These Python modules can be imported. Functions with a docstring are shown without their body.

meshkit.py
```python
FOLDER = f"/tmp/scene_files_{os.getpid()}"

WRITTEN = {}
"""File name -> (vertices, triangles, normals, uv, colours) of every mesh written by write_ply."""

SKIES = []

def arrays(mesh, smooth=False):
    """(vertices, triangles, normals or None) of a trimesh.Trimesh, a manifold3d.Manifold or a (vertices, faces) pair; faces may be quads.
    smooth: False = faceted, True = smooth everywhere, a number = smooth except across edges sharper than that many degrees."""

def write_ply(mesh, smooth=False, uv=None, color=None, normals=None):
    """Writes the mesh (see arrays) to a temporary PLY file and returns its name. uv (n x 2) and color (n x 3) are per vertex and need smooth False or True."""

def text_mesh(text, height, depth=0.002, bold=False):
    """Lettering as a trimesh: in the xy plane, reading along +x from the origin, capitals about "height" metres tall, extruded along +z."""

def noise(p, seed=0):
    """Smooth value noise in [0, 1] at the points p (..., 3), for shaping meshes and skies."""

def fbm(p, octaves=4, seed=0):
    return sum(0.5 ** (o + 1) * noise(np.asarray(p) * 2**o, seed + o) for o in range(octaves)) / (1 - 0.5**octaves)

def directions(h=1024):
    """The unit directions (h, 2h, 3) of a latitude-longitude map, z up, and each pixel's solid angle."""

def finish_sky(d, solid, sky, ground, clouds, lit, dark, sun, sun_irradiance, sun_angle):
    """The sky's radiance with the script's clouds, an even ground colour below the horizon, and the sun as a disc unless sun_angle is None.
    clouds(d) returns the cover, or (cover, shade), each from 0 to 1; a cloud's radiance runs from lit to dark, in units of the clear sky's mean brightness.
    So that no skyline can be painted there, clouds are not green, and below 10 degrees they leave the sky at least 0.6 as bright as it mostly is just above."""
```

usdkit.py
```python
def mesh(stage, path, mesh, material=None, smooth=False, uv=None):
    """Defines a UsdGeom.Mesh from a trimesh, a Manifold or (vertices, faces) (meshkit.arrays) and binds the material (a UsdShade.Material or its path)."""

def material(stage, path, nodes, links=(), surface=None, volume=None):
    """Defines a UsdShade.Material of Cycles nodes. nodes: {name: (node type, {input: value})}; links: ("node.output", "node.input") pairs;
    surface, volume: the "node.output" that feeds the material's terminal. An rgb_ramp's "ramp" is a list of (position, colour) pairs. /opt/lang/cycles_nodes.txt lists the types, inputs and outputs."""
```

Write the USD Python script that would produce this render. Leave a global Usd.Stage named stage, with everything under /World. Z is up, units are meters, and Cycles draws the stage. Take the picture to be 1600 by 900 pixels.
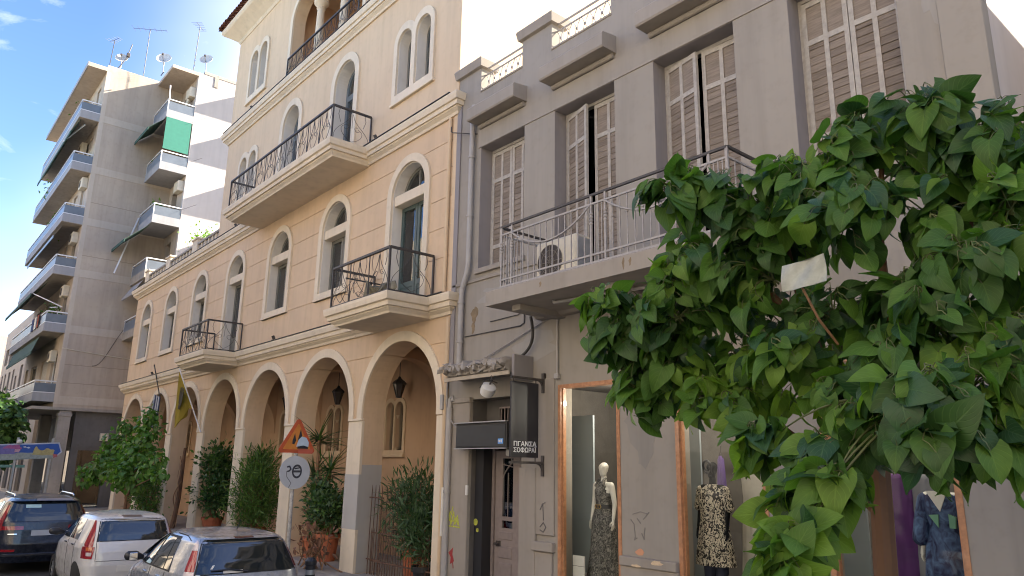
import math, random
import numpy as np, trimesh, manifold3d
import shapely.geometry as sg
from shapely import affinity
from shapely.ops import unary_union
import usdkit, meshkit
from pxr import Usd, UsdGeom, UsdLux, UsdShade, Gf, Sdf

stage = Usd.Stage.CreateInMemory()
UsdGeom.SetStageUpAxis(stage, UsdGeom.Tokens.z)
UsdGeom.SetStageMetersPerUnit(stage, 1.0)
UsdGeom.Xform.Define(stage, '/World')
PI = math.pi
V = np.array

# ---------------------------------------------------------------- camera, sky, sun, exposure
PITCH, ROLL, YAW = 0.239064, 0.016841, 0.868533
cam = UsdGeom.Camera.Define(stage, '/World/camera')
cam.CreateHorizontalApertureAttr(36.0)
cam.CreateVerticalApertureAttr(20.25)
cam.CreateFocalLengthAttr(25.86)
cam.CreateClippingRangeAttr(Gf.Vec2f(0.1, 3000))
cam.CreateExposureAttr(2.2)
_f0 = V([-math.sin(YAW), math.cos(YAW), 0]); _r0 = V([math.cos(YAW), math.sin(YAW), 0]); _u0 = V([0, 0, 1.0])
_f = _f0 * math.cos(PITCH) + _u0 * math.sin(PITCH); _u = -_f0 * math.sin(PITCH) + _u0 * math.cos(PITCH)
_r = _r0 * math.cos(ROLL) + _u * math.sin(ROLL); _up = -_r0 * math.sin(ROLL) + _u * math.cos(ROLL)
_m = Gf.Matrix4d(*_r, 0, *_up, 0, *(-_f), 0, 0, 0, 2.5, 1)
cam.AddTransformOp().Set(_m)

SUN_EL, SUN_AZ = math.radians(29), math.radians(24)          # azimuth from +y towards +x
sun_dir = V([math.sin(SUN_AZ) * math.cos(SUN_EL), math.cos(SUN_AZ) * math.cos(SUN_EL), math.sin(SUN_EL)])
sky_mat = usdkit.material(stage, '/World/Looks/sky_air', {
    'tc': ('texture_coordinate', {}),
    'sky': ('sky_texture', {'sky_type': 'single_scattering', 'sun_disc': False, 'sun_elevation': SUN_EL, 'sun_rotation': SUN_AZ, 'altitude': 80.0, 'air_density': 1.0, 'aerosol_density': 1.0, 'ozone_density': 1.6}),
    'map': ('mapping', {'location': (0.35, 0.1, 0.0), 'scale': (1.0, 1.0, 2.6)}),
    'n1': ('noise_texture', {'scale': 6.0, 'detail': 7.0, 'roughness': 0.62, 'distortion': 0.4}),
    'r1': ('rgb_ramp', {'ramp': [(0, (0, 0, 0)), (0.54, (0, 0, 0)), (0.74, (0.6, 0.6, 0.6)), (1, (0.9, 0.9, 0.9))]}),
    # bank of thin high cloud over the buildings
    'dt': ('vector_math', {'math_type': 'dot_product', 'vector2': (math.sin(-0.44), math.cos(-0.44), 0.0)}),
    'n2': ('noise_texture', {'scale': 2.2, 'detail': 4.0, 'roughness': 0.5}),
    'ad': ('math', {'math_type': 'multiply_add', 'value2': 0.35}),
    'mr': ('map_range', {'range_type': 'smoothstep', 'from_min': 0.62, 'from_max': 0.95, 'to_min': 0.0, 'to_max': 0.93, 'clamp': True}),
    'hs': ('hsv', {'hue': 0.512, 'saturation': 1.2, 'value': 0.92}),
    'mxf': ('math', {'math_type': 'maximum'}),
    'mx': ('mix_color', {'blend_type': 'mix', 'b': (4.6, 4.7, 4.8), 'use_clamp': False}),
    'bg': ('background_shader', {'strength': 0.1})},
    [('tc.generated', 'map.vector'), ('map.vector', 'n1.vector'), ('n1.fac', 'r1.fac'), ('tc.generated', 'dt.vector1'), ('tc.generated', 'n2.vector'), ('n2.fac', 'ad.value1'), ('dt.value', 'ad.value3'),
     ('ad.value', 'mr.value'), ('mr.result', 'mxf.value1'), ('r1.color', 'mxf.value2'), ('mxf.value', 'mx.fac'), ('sky.color', 'hs.color'), ('hs.color', 'mx.a'), ('mx.result', 'bg.color')], surface='bg.background')
dome = UsdLux.DomeLight.Define(stage, '/World/sky')
dome.GetPrim().SetCustomDataByKey('kind', 'structure')
UsdShade.MaterialBindingAPI.Apply(dome.GetPrim()).Bind(sky_mat)
sun = UsdLux.DistantLight.Define(stage, '/World/sun')
sun.CreateIntensityAttr(1.2); sun.CreateAngleAttr(0.5); sun.CreateNormalizeAttr(True) if hasattr(sun, 'CreateNormalizeAttr') else None
sun.CreateColorAttr(Gf.Vec3f(1.0, 0.9, 0.76))
_z = sun_dir; _x = np.cross([0, 0, 1.0], _z); _x /= np.linalg.norm(_x); _y = np.cross(_z, _x)
sun.AddTransformOp().Set(Gf.Matrix4d(*_x, 0, *_y, 0, *_z, 0, 0, 0, 60, 1))

# ---------------------------------------------------------------- materials
LOOKS = {}
def mat(name, nodes, links=(), surface='p.BSDF'):
    if name not in LOOKS:
        LOOKS[name] = usdkit.material(stage, '/World/Looks/' + name, nodes, links, surface=surface)
    return LOOKS[name]

def c3(c): return tuple(float(x) for x in c)
def mulc(c, k): return tuple(min(1.0, float(x) * k) for x in c)

def plain(name, col, rough=0.6, metallic=0.0, vary=0.12, scale=6.0, bump=0.0, bscale=60.0, spec=0.5, coat=0.0):
    """a base colour broken up by two noises, with optional fine relief"""
    nodes = {'g': ('geometry', {}),
             'n': ('noise_texture', {'scale': scale, 'detail': 5.0, 'roughness': 0.6}),
             'r': ('rgb_ramp', {'ramp': [(0.25, mulc(col, 1 - vary)), (0.75, mulc(col, 1 + vary))]}),
             'p': ('principled_bsdf', {'roughness': rough, 'metallic': metallic, 'specular_ior_level': spec, 'coat_weight': coat, 'coat_roughness': 0.05})}
    links = [('g.position', 'n.vector'), ('n.fac', 'r.fac'), ('r.color', 'p.base_color')]
    if bump:
        nodes['bn'] = ('noise_texture', {'scale': bscale, 'detail': 4.0, 'roughness': 0.6})
        nodes['b'] = ('bump', {'strength': bump, 'distance': 0.01})
        links += [('g.position', 'bn.vector'), ('bn.fac', 'b.height'), ('b.normal', 'p.normal')]
    return mat(name, nodes, links)

def stucco(name, col, dirt=(0.25, 0.2, 0.15), amount=0.35, vary=0.06, bump=0.25, rough=0.88, streak=0.5, bscale=45.0):
    """painted render: broad tone, vertical streaks of dirt, small blotches, fine grain"""
    nodes = {'g': ('geometry', {}),
             'm': ('mapping', {'scale': (3.2, 3.2, 0.22)}),
             'ns': ('noise_texture', {'scale': 1.0, 'detail': 6.0, 'roughness': 0.65}),
             'rs': ('rgb_ramp', {'ramp': [(0.45, (0, 0, 0)), (0.8, (streak, streak, streak))]}),
             'nb': ('noise_texture', {'scale': 0.55, 'detail': 7.0, 'roughness': 0.6}),
             'rb': ('rgb_ramp', {'ramp': [(0.3, mulc(col, 1 - vary)), (0.7, mulc(col, 1 + vary))]}),
             'nd': ('noise_texture', {'scale': 4.5, 'detail': 8.0, 'roughness': 0.7}),
             'rd': ('rgb_ramp', {'ramp': [(0.52, (0, 0, 0)), (0.85, (amount, amount, amount))]}),
             'mx': ('mix_color', {'b': mulc(col, 0.55)}),
             'mx2': ('mix_color', {'b': dirt}),
             'bn': ('noise_texture', {'scale': bscale, 'detail': 5.0, 'roughness': 0.65}),
             'bl': ('noise_texture', {'scale': 1.3, 'detail': 2.0}),
             'ad': ('math', {'math_type': 'multiply_add', 'value2': 6.0}),
             'b': ('bump', {'strength': bump, 'distance': 0.006}),
             'p': ('principled_bsdf', {'roughness': rough, 'specular_ior_level': 0.25})}
    links = [('g.position', 'm.vector'), ('m.vector', 'ns.vector'), ('ns.fac', 'rs.fac'), ('g.position', 'nb.vector'), ('nb.fac', 'rb.fac'),
             ('g.position', 'nd.vector'), ('nd.fac', 'rd.fac'), ('rb.color', 'mx.a'), ('rs.color', 'mx.fac'), ('mx.result', 'mx2.a'), ('rd.color', 'mx2.fac'),
             ('mx2.result', 'p.base_color'), ('g.position', 'bn.vector'), ('g.position', 'bl.vector'), ('bl.fac', 'ad.value1'), ('bn.fac', 'ad.value3'), ('ad.value', 'b.height'), ('b.normal', 'p.normal')]
    return mat(name, nodes, links)

def pane(name, tint=(0.9, 0.95, 0.95), ior=1.5, rough=0.02, boost=0.0):
    return mat(name, {'f': ('fresnel', {'IOR': ior}), 'a': ('math', {'math_type': 'add', 'value2': boost, 'use_clamp': True}), 't': ('transparent_bsdf', {'color': tint}),
                      'gl': ('glossy_bsdf', {'color': (0.95, 0.97, 1.0), 'roughness': rough}), 'x': ('mix_closure', {})},
               [('f.fac', 'a.value1'), ('a.value', 'x.fac'), ('t.BSDF', 'x.closure1'), ('gl.BSDF', 'x.closure2')], surface='x.closure')

def leafmat(name, col, back=None, rough=0.42, trans=0.3, veins=True, vcol=1.5):
    back = back or mulc(col, 1.7)
    nodes = {'g': ('geometry', {}), 'n': ('noise_texture', {'scale': 9.0, 'detail': 3.0}),
             'r': ('rgb_ramp', {'ramp': [(0.3, mulc(col, 0.78)), (0.7, mulc(col, 1.25))]}),
             'p': ('principled_bsdf', {'roughness': rough, 'specular_ior_level': 0.3}),
             't': ('translucent_bsdf', {'color': mulc((back[0] * 1.25, back[1] * 1.35, back[2] * 0.5), 1.0)}),
             'x': ('mix_closure', {'fac': trans})}
    links = [('g.position', 'n.vector'), ('n.fac', 'r.fac'), ('p.BSDF', 'x.closure1'), ('t.BSDF', 'x.closure2')]
    if veins:   # mid-rib and side veins from the leaf's own coordinates
        nodes.update({'uv': ('uvmap', {'attribute': 'st'}), 's': ('separate_xyz', {}), 'c': ('math', {'math_type': 'subtract', 'value2': 0.5}), 'ab': ('math', {'math_type': 'absolute'}),
                      'q': ('math', {'math_type': 'multiply', 'value2': 1.1}), 'd': ('math', {'math_type': 'subtract'}), 'k': ('math', {'math_type': 'multiply', 'value2': 6.0}),
                      'fr': ('math', {'math_type': 'pingpong', 'value2': 0.5}), 'l1': ('map_range', {'from_min': 0.02, 'from_max': 0.09, 'to_min': 1.0, 'to_max': 0.0, 'clamp': True}),
                      'l2': ('map_range', {'from_min': 0.01, 'from_max': 0.03, 'to_min': 1.0, 'to_max': 0.0, 'clamp': True}), 'mxv': ('math', {'math_type': 'maximum'}),
                      'm2': ('math', {'math_type': 'multiply', 'value2': 0.45}), 'mv': ('mix_color', {'b': mulc((col[0] * 1.3 + 0.02, col[1] * 1.15 + 0.03, col[2] * 1.1 + 0.01), vcol)}),
                      'b': ('bump', {'strength': 0.35, 'distance': 0.01, 'invert': True})})
        links += [('uv.UV', 's.vector'), ('s.x', 'c.value1'), ('c.value', 'ab.value1'), ('ab.value', 'q.value1'), ('s.y', 'd.value1'), ('q.value', 'd.value2'), ('d.value', 'k.value1'),
                  ('k.value', 'fr.value1'), ('fr.value', 'l1.value'), ('ab.value', 'l2.value'), ('l1.result', 'mxv.value1'), ('l2.result', 'mxv.value2'), ('mxv.value', 'm2.value1'),
                  ('m2.value', 'mv.fac'), ('r.color', 'mv.a'), ('mv.result', 'p.base_color'), ('mxv.value', 'b.height'), ('b.normal', 'p.normal')]
    else:
        links += [('r.color', 'p.base_color')]
    return mat(name, nodes, links, surface='x.closure')

# ---------------------------------------------------------------- scene graph helpers
USED = {}
LOC = {}
def numbered(parent, name):
    k = USED.get((parent, name), 0); USED[(parent, name)] = k + 1
    return name if k == 0 else f'{name}_{k:03d}'
def data(prim, **kw):
    for k, v in kw.items():
        if v: prim.SetCustomDataByKey(k, v)
def thing(name, label, category, loc=(0, 0, 0), rotz=0.0, group=None, local=False, kind=None):
    path = '/World/' + numbered('/World', name)
    x = UsdGeom.Xform.Define(stage, path)
    x.AddTranslateOp().Set(Gf.Vec3d(*[float(v) for v in loc]))
    if rotz: x.AddRotateZOp().Set(math.degrees(rotz))
    data(x.GetPrim(), label=label, category=category, group=group, kind=kind)
    LOC[path] = V([0.0, 0, 0]) if local else V(loc, float)
    return path
def part(parent, name, mesh, material, smooth=False, label=None, uv=None, kind=None):
    """one Mesh under parent (a thing, or a part of a thing); mesh in world coordinates unless the thing is local"""
    if isinstance(mesh, list): mesh = cat(mesh)
    path = parent + '/' + numbered(parent, name)
    LOC[path] = LOC[parent]
    if isinstance(mesh, trimesh.Trimesh):
        mesh = trimesh.Trimesh(mesh.vertices - LOC[parent], mesh.faces, process=False)
    else:
        mesh = (V(mesh[0]) - LOC[parent], mesh[1])
    m = usdkit.mesh(stage, path, mesh, material, smooth=smooth, uv=uv)
    data(m.GetPrim(), label=label, kind=kind)
    return path
def solo(name, mesh, material, label=None, category=None, kind=None, group=None, smooth=False, loc=None):
    """a thing (or a piece of the setting) that is one mesh"""
    if isinstance(mesh, list): mesh = cat(mesh)
    path = '/World/' + numbered('/World', name)
    LOC[path] = V([0.0, 0, 0])
    m = usdkit.mesh(stage, path, mesh, material, smooth=smooth)
    data(m.GetPrim(), label=label, category=category, kind=kind, group=group)
    return path
def copy_of(src, name, loc, rotz, label, category=None, group=None):
    path = '/World/' + numbered('/World', name)
    x = UsdGeom.Xform.Define(stage, path)
    x.GetPrim().GetReferences().AddInternalReference(src)
    x.ClearXformOpOrder()
    x.AddTranslateOp().Set(Gf.Vec3d(*[float(v) for v in loc]))
    if rotz: x.AddRotateZOp().Set(math.degrees(rotz))
    x.GetPrim().SetInstanceable(True)
    data(x.GetPrim(), label=label, category=category, group=group)
    return path

# ---------------------------------------------------------------- shape helpers
def cat(ms): return trimesh.util.concatenate([m for m in ms if m is not None])
def box(x0, x1, y0, y1, z0, z1):
    m = trimesh.creation.box([x1 - x0, y1 - y0, z1 - z0]); m.apply_translation([(x0 + x1) / 2, (y0 + y1) / 2, (z0 + z1) / 2]); return m
def bbox(x0, x1, y0, y1, z0, z1, b=0.01):
    """box with chamfered edges"""
    b = min(b, 0.45 * min(x1 - x0, y1 - y0, z1 - z0)); p = []
    for x, sx in ((x0, 1), (x1, -1)):
        for y, sy in ((y0, 1), (y1, -1)):
            for z, sz in ((z0, 1), (z1, -1)):
                p += [(x + sx * b, y + sy * b, z), (x + sx * b, y, z + sz * b), (x, y + sy * b, z + sz * b)]
    return trimesh.convex.convex_hull(V(p))
def polys(p):
    return [g for g in getattr(p, 'geoms', [p]) if g.geom_type == 'Polygon' and g.area > 1e-6]
def _ext(p, t):
    return cat([trimesh.creation.extrude_polygon(g, t, engine='earcut') for g in polys(p)])
def prism_xz(p, y0, y1):
    m = _ext(p, y1 - y0); v = m.vertices; m2 = trimesh.Trimesh(np.stack([v[:, 0], y0 + v[:, 2], v[:, 1]], 1), m.faces[:, ::-1], process=False); return m2
def prism_yz(p, x0, x1):
    m = _ext(p, x1 - x0); v = m.vertices; return trimesh.Trimesh(np.stack([x0 + v[:, 2], v[:, 0], v[:, 1]], 1), m.faces, process=False)
def prism_xy(p, z0, z1):
    m = _ext(p, z1 - z0); m.apply_translation([0, 0, z0]); return m
def rect(a, b, c, d): return sg.box(a, c, b, d)          # x0,x1,z0,z1
def arch(cx, hw, z0, ztop, n=20):
    s = ztop - hw
    pts = [(cx - hw, z0), (cx + hw, z0)] + [(cx + hw * math.cos(t), s + hw * math.sin(t)) for t in np.linspace(0, PI, n)]
    p = sg.Polygon(pts)
    return p if s >= z0 else sg.Polygon([q for q in pts[2:]]).intersection(sg.box(cx - hw - 1, z0, cx + hw + 1, ztop + 1))
def tube(pts, r, sides=6, cap=True):
    p = V(pts, float); n = len(p); t = np.gradient(p, axis=0); t /= np.linalg.norm(t, axis=1, keepdims=True) + 1e-12
    r = np.broadcast_to(r, (n,))
    ref = V([0, 0, 1.0]) if abs(t[0, 2]) < 0.9 else V([1.0, 0, 0])
    A = np.zeros_like(p); a = np.cross(t[0], ref); a /= np.linalg.norm(a)
    for i in range(n):
        a = a - t[i] * (a @ t[i]); a /= np.linalg.norm(a) + 1e-12; A[i] = a
    B = np.cross(t, A); ang = np.arange(sides) * 2 * PI / sides + PI / sides
    v = p[:, None] + r[:, None, None] * (np.cos(ang)[None, :, None] * A[:, None] + np.sin(ang)[None, :, None] * B[:, None])
    i, j = np.meshgrid(np.arange(n - 1), np.arange(sides), indexing='ij')
    q = np.stack([i * sides + j, i * sides + (j + 1) % sides, (i + 1) * sides + (j + 1) % sides, (i + 1) * sides + j], -1).reshape(-1, 4)
    f = [q[:, [0, 1, 2]], q[:, [0, 2, 3]]]; v = v.reshape(-1, 3)
    if cap:
        k = len(v); v = np.vstack([v, p[:1], p[-1:]]); js = np.arange(sides)
        f += [np.stack([np.full(sides, k), (js + 1) % sides, js], 1), np.stack([np.full(sides, k + 1), (n - 1) * sides + js, (n - 1) * sides + (js + 1) % sides], 1)]
    return trimesh.Trimesh(v, np.vstack(f), process=False)
def bar(a, b, w, h=None):
    """square bar from a to b"""
    return tube([a, b], w * 0.7071, 4)
def lathe(prof, c=(0, 0, 0), n=20):
    """prof: (r, z) from bottom to top"""
    m = trimesh.creation.revolve(V(prof, float), sections=n); m.apply_translation(c); return m
def cyl(c, r, z0, z1, n=16): return lathe([(0, z0), (r, z0), (r, z1), (0, z1)], (c[0], c[1], 0), n)
def disc_y(cx, y, cz, r, t, n=24):
    """disc facing -y"""
    return prism_xz(sg.Point(cx, cz).buffer(r, n // 4), y, y + t)
def moulding(x0, x1, yf, yb, levels, pl=1, pr=1):
    """rings of a stepped moulding round a slab: levels are (z, projection), bottom to top"""
    v, f = [], []
    for z, p in levels:
        v += [(x0 - p * pl, yb, z), (x0 - p * pl, yf - p, z), (x1 + p * pr, yf - p, z), (x1 + p * pr, yb, z)]
    n = len(levels)
    for i in range(n - 1):
        for j in range(4):
            a, b = i * 4 + j, i * 4 + (j + 1) % 4
            f += [(a, b, b + 4), (a, b + 4, a + 4)]
    f += [(0, 2, 1), (0, 3, 2), (4 * n - 4, 4 * n - 3, 4 * n - 2), (4 * n - 4, 4 * n - 2, 4 * n - 1)]
    m = trimesh.Trimesh(V(v, float), V(f), process=False)
    if m.volume < 0: m.invert()
    return m
def loft(rings, closed=True, caps=True):
    """rings of equal length joined in order"""
    R = V(rings, float); n, k = R.shape[:2]; i, j = np.meshgrid(np.arange(n - 1), np.arange(k if closed else k - 1), indexing='ij')
    q = np.stack([i * k + j, i * k + (j + 1) % k, (i + 1) * k + (j + 1) % k, (i + 1) * k + j], -1).reshape(-1, 4)
    v = R.reshape(-1, 3); f = [q[:, [0, 1, 2]], q[:, [0, 2, 3]]]
    if caps:
        c = len(v); v = np.vstack([v, R[0].mean(0)[None], R[-1].mean(0)[None]]); js = np.arange(k)
        f += [np.stack([np.full(k, c), (js + 1) % k, js], 1), np.stack([np.full(k, c + 1), (n - 1) * k + js, (n - 1) * k + (js + 1) % k], 1)]
    m = trimesh.Trimesh(v, np.vstack(f), process=False)
    if closed and caps and m.volume < 0: m.invert()
    return m
def rot(m, ang, axis, at=(0, 0, 0)):
    m = m.copy(); m.apply_transform(trimesh.transformations.rotation_matrix(ang, axis, at)); return m
def moved(m, d):
    m = m.copy(); m.apply_translation(d); return m
def bez(p0, p1, p2, p3, n=10):
    t = np.linspace(0, 1, n)[:, None]; p0, p1, p2, p3 = map(lambda a: V(a, float), (p0, p1, p2, p3))
    return (1 - t) ** 3 * p0 + 3 * (1 - t) ** 2 * t * p1 + 3 * (1 - t) * t * t * p2 + t ** 3 * p3
def skin(bones, edge=0.02, passes=12):
    """one continuous surface round bones ((a, ra), (b, rb))"""
    solid = None
    for (a, ra), (b, rb) in bones:
        s = manifold3d.Manifold.batch_hull([manifold3d.Manifold.sphere(ra, 20).translate([float(x) for x in a]), manifold3d.Manifold.sphere(rb, 20).translate([float(x) for x in b])])
        solid = s if solid is None else solid + s
    solid = solid.refine_to_length(edge); mm = solid.to_mesh()
    m = trimesh.Trimesh(mm.vert_properties[:, :3], mm.tri_verts)
    trimesh.smoothing.filter_taubin(m, lamb=0.5, nu=0.53, iterations=passes)
    return m
# ---------------------------------------------------------------- materials of the place
PEACH = stucco('peach_render', (0.605, 0.445, 0.292), dirt=(0.3, 0.2, 0.12), amount=0.3, streak=0.32, vary=0.06)
PEACH2 = stucco('peach_render_smooth', (0.60, 0.455, 0.30), dirt=(0.3, 0.22, 0.14), amount=0.28, streak=0.3, vary=0.05)
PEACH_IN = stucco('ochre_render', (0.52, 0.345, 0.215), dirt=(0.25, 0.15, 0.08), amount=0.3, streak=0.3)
CREAM = stucco('cream_trim', (0.66, 0.56, 0.42), dirt=(0.3, 0.25, 0.17), amount=0.35, streak=0.3, vary=0.05, bump=0.12)
REVEAL = stucco('white_reveal', (0.62, 0.57, 0.50), amount=0.2, streak=0.2, bump=0.1)
PATCH = stucco('grey_patch_paint', (0.40, 0.38, 0.35), amount=0.2, streak=0.15, bump=0.15)
GREY = stucco('warm_grey_render', (0.292, 0.264, 0.226), dirt=(0.16, 0.13, 0.10), amount=0.32, streak=0.38, vary=0.05)
GREYL = stucco('lilac_grey_render', (0.26, 0.24, 0.24), dirt=(0.15, 0.13, 0.11), amount=0.3, streak=0.4, vary=0.06)
GREYT = stucco('warm_grey_trim', (0.297, 0.263, 0.222), dirt=(0.16, 0.13, 0.10), amount=0.3, streak=0.35, vary=0.07)
BEIGE = stucco('beige_render', (0.43, 0.365, 0.295), dirt=(0.2, 0.16, 0.12), amount=0.35, streak=0.45, vary=0.07)
BEIGEL = stucco('beige_band', (0.47, 0.41, 0.34), amount=0.3, streak=0.3)
WHITEW = stucco('white_render', (0.50, 0.46, 0.43), dirt=(0.4, 0.34, 0.27), amount=0.3, streak=0.25)
CONC = stucco('old_concrete', (0.33, 0.30, 0.265), dirt=(0.14, 0.11, 0.08), amount=0.6, streak=0.5, vary=0.12, bump=0.5)
CONCD = stucco('dark_concrete', (0.13, 0.125, 0.12), dirt=(0.06, 0.05, 0.04), amount=0.6, streak=0.5, vary=0.15, bump=0.4)
BALCW = stucco('balcony_white', (0.30, 0.30, 0.31), dirt=(0.28, 0.25, 0.21), amount=0.5, streak=0.4)
ROADM = stucco('asphalt', (0.055, 0.054, 0.053), dirt=(0.03, 0.03, 0.03), amount=0.5, streak=0.0, vary=0.2, bump=0.8, bscale=120)
PAVEM = [stucco(f'paving_{i}', c, dirt=(0.15, 0.13, 0.11), amount=0.5, streak=0.0, vary=0.12, bump=0.4, bscale=70) for i, c in enumerate([(0.30, 0.275, 0.245), (0.27, 0.25, 0.225), (0.33, 0.30, 0.265)])]
KERBM = stucco('kerb_stone', (0.36, 0.34, 0.31), amount=0.5, streak=0.0, vary=0.12, bump=0.4)
GROUNDM = stucco('earth', (0.20, 0.175, 0.145), amount=0.4, streak=0.0)
IRON = plain('black_iron', (0.05, 0.042, 0.036), 0.55, 0.0, 0.3, 20, 0.2)
IRONB = plain('rusty_iron', (0.11, 0.06, 0.04), 0.75, 0.0, 0.4, 25, 0.3)
RAILG = plain('grey_painted_iron', (0.30, 0.28, 0.265), 0.5, 0.0, 0.2, 15, 0.15)
PIPE = plain('grey_pipe', (0.33, 0.31, 0.29), 0.5, 0.0, 0.1, 3)
CABLE = plain('dark_cable', (0.04, 0.035, 0.03), 0.6)
CABLEG = plain('grey_cable', (0.27, 0.25, 0.23), 0.6)
SHUT = plain('old_white_wood', (0.37, 0.345, 0.31), 0.75, 0, 0.2, 14, 0.35, 40)
SLAT = [mat(f'weathered_slat_{i}', {'g': ('geometry', {}), 'm': ('mapping', {'scale': (3, 3, 40)}), 'n': ('noise_texture', {'scale': 1.0, 'detail': 6.0, 'roughness': 0.7}),
        'r': ('rgb_ramp', {'ramp': [(0.3, mulc(c, 0.65)), (0.7, mulc(c, 1.25))]}), 'p': ('principled_bsdf', {'roughness': 0.85, 'specular_ior_level': 0.2})},
        [('g.position', 'm.vector'), ('m.vector', 'n.vector'), ('n.fac', 'r.fac'), ('r.color', 'p.base_color')]) for i, c in enumerate([(0.215, 0.18, 0.148), (0.24, 0.202, 0.168), (0.19, 0.158, 0.13)])]
TEAL = plain('teal_wood', (0.055, 0.085, 0.08), 0.45, 0, 0.15, 8, 0.1)
SLATE = plain('slate_blue_wood', (0.12, 0.14, 0.15), 0.5, 0, 0.15, 8, 0.1)
OLIVE = plain('olive_grey_wood', (0.15, 0.145, 0.12), 0.55, 0, 0.15, 8, 0.1)
DOORW = plain('mauve_grey_wood', (0.22, 0.18, 0.165), 0.55, 0, 0.12, 10, 0.2)
COPPER = plain('orange_varnished_wood', (0.40, 0.185, 0.085), 0.4, 0, 0.3, 14, 0.2, coat=0.3)
GLASS = pane('window_glass', (0.75, 0.8, 0.8), 1.5, 0.015, 0.06)
SHOPGLASS = pane('shop_glass', (0.96, 0.98, 0.98), 1.18, 0.01, 0.0)
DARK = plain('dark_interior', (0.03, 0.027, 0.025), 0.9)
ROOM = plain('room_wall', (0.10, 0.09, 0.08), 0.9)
BLACKP = plain('black_plastic', (0.02, 0.02, 0.022), 0.45)
WHITEP = plain('white_plastic', (0.62, 0.60, 0.55), 0.45, 0, 0.06)
CREAMP = plain('cream_enamel', (0.58, 0.52, 0.40), 0.5, 0, 0.12, 4)
ALU = plain('galvanised', (0.42, 0.42, 0.42), 0.4, 0.7, 0.15)
TERRA = plain('terracotta', (0.42, 0.13, 0.06), 0.8, 0, 0.2, 9, 0.2)
TILE = [plain(f'roof_tile_{i}', c, 0.8, 0, 0.3, 12, 0.3) for i, c in enumerate([(0.14, 0.055, 0.035), (0.11, 0.05, 0.035), (0.17, 0.07, 0.04)])]
GREENC = plain('green_canvas', (0.03, 0.165, 0.12), 0.85, 0, 0.08, 5)
DGREENC = plain('dark_green_canvas', (0.03, 0.075, 0.06), 0.85, 0, 0.15, 5)
BLUEPANEL = plain('blue_grey_panel', (0.115, 0.135, 0.16), 0.35, 0, 0.15, 2)
WHITEM = plain('white_metal', (0.62, 0.62, 0.62), 0.4, 0, 0.1)
BARK = stucco('bark', (0.16, 0.09, 0.055), dirt=(0.07, 0.045, 0.03), amount=0.6, streak=0.5, vary=0.2, bump=0.9)
TWIG = plain('green_twig', (0.075, 0.095, 0.03), 0.6, 0, 0.2)
TWIGB = plain('brown_twig', (0.22, 0.12, 0.06), 0.7, 0, 0.25, 8, 0.3)

# ---------------------------------------------------------------- the setting
def sheet(x0, x1, y0, y1, z): return trimesh.Trimesh(V([(x0, y0, z), (x1, y0, z), (x1, y1, z), (x0, y1, z)], float), V([(0, 1, 2), (0, 2, 3)]), process=False)
solo('ground', sheet(-900, 900, -900, 900, -0.03), GROUNDM, kind='structure')
solo('road', sheet(-140, 60, -4.2, 5.7, 0.0), ROADM, kind='structure')
solo('side_street', sheet(-44.0, -39.2, 5.96, 60, 0.004), stucco('pale_paving', (0.42, 0.38, 0.33), streak=0.0), kind='structure')
pv = solo('pavement', [prism_xy(sg.box(-39.2, 5.96, 20, 8.69), -0.02, 0.085), prism_xy(sg.box(-140, 5.96, -44.0, 12), -0.02, 0.085), prism_xy(sg.box(-140, -7.2, 60, -4.46), -0.02, 0.1)], KERBM, kind='structure')
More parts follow.
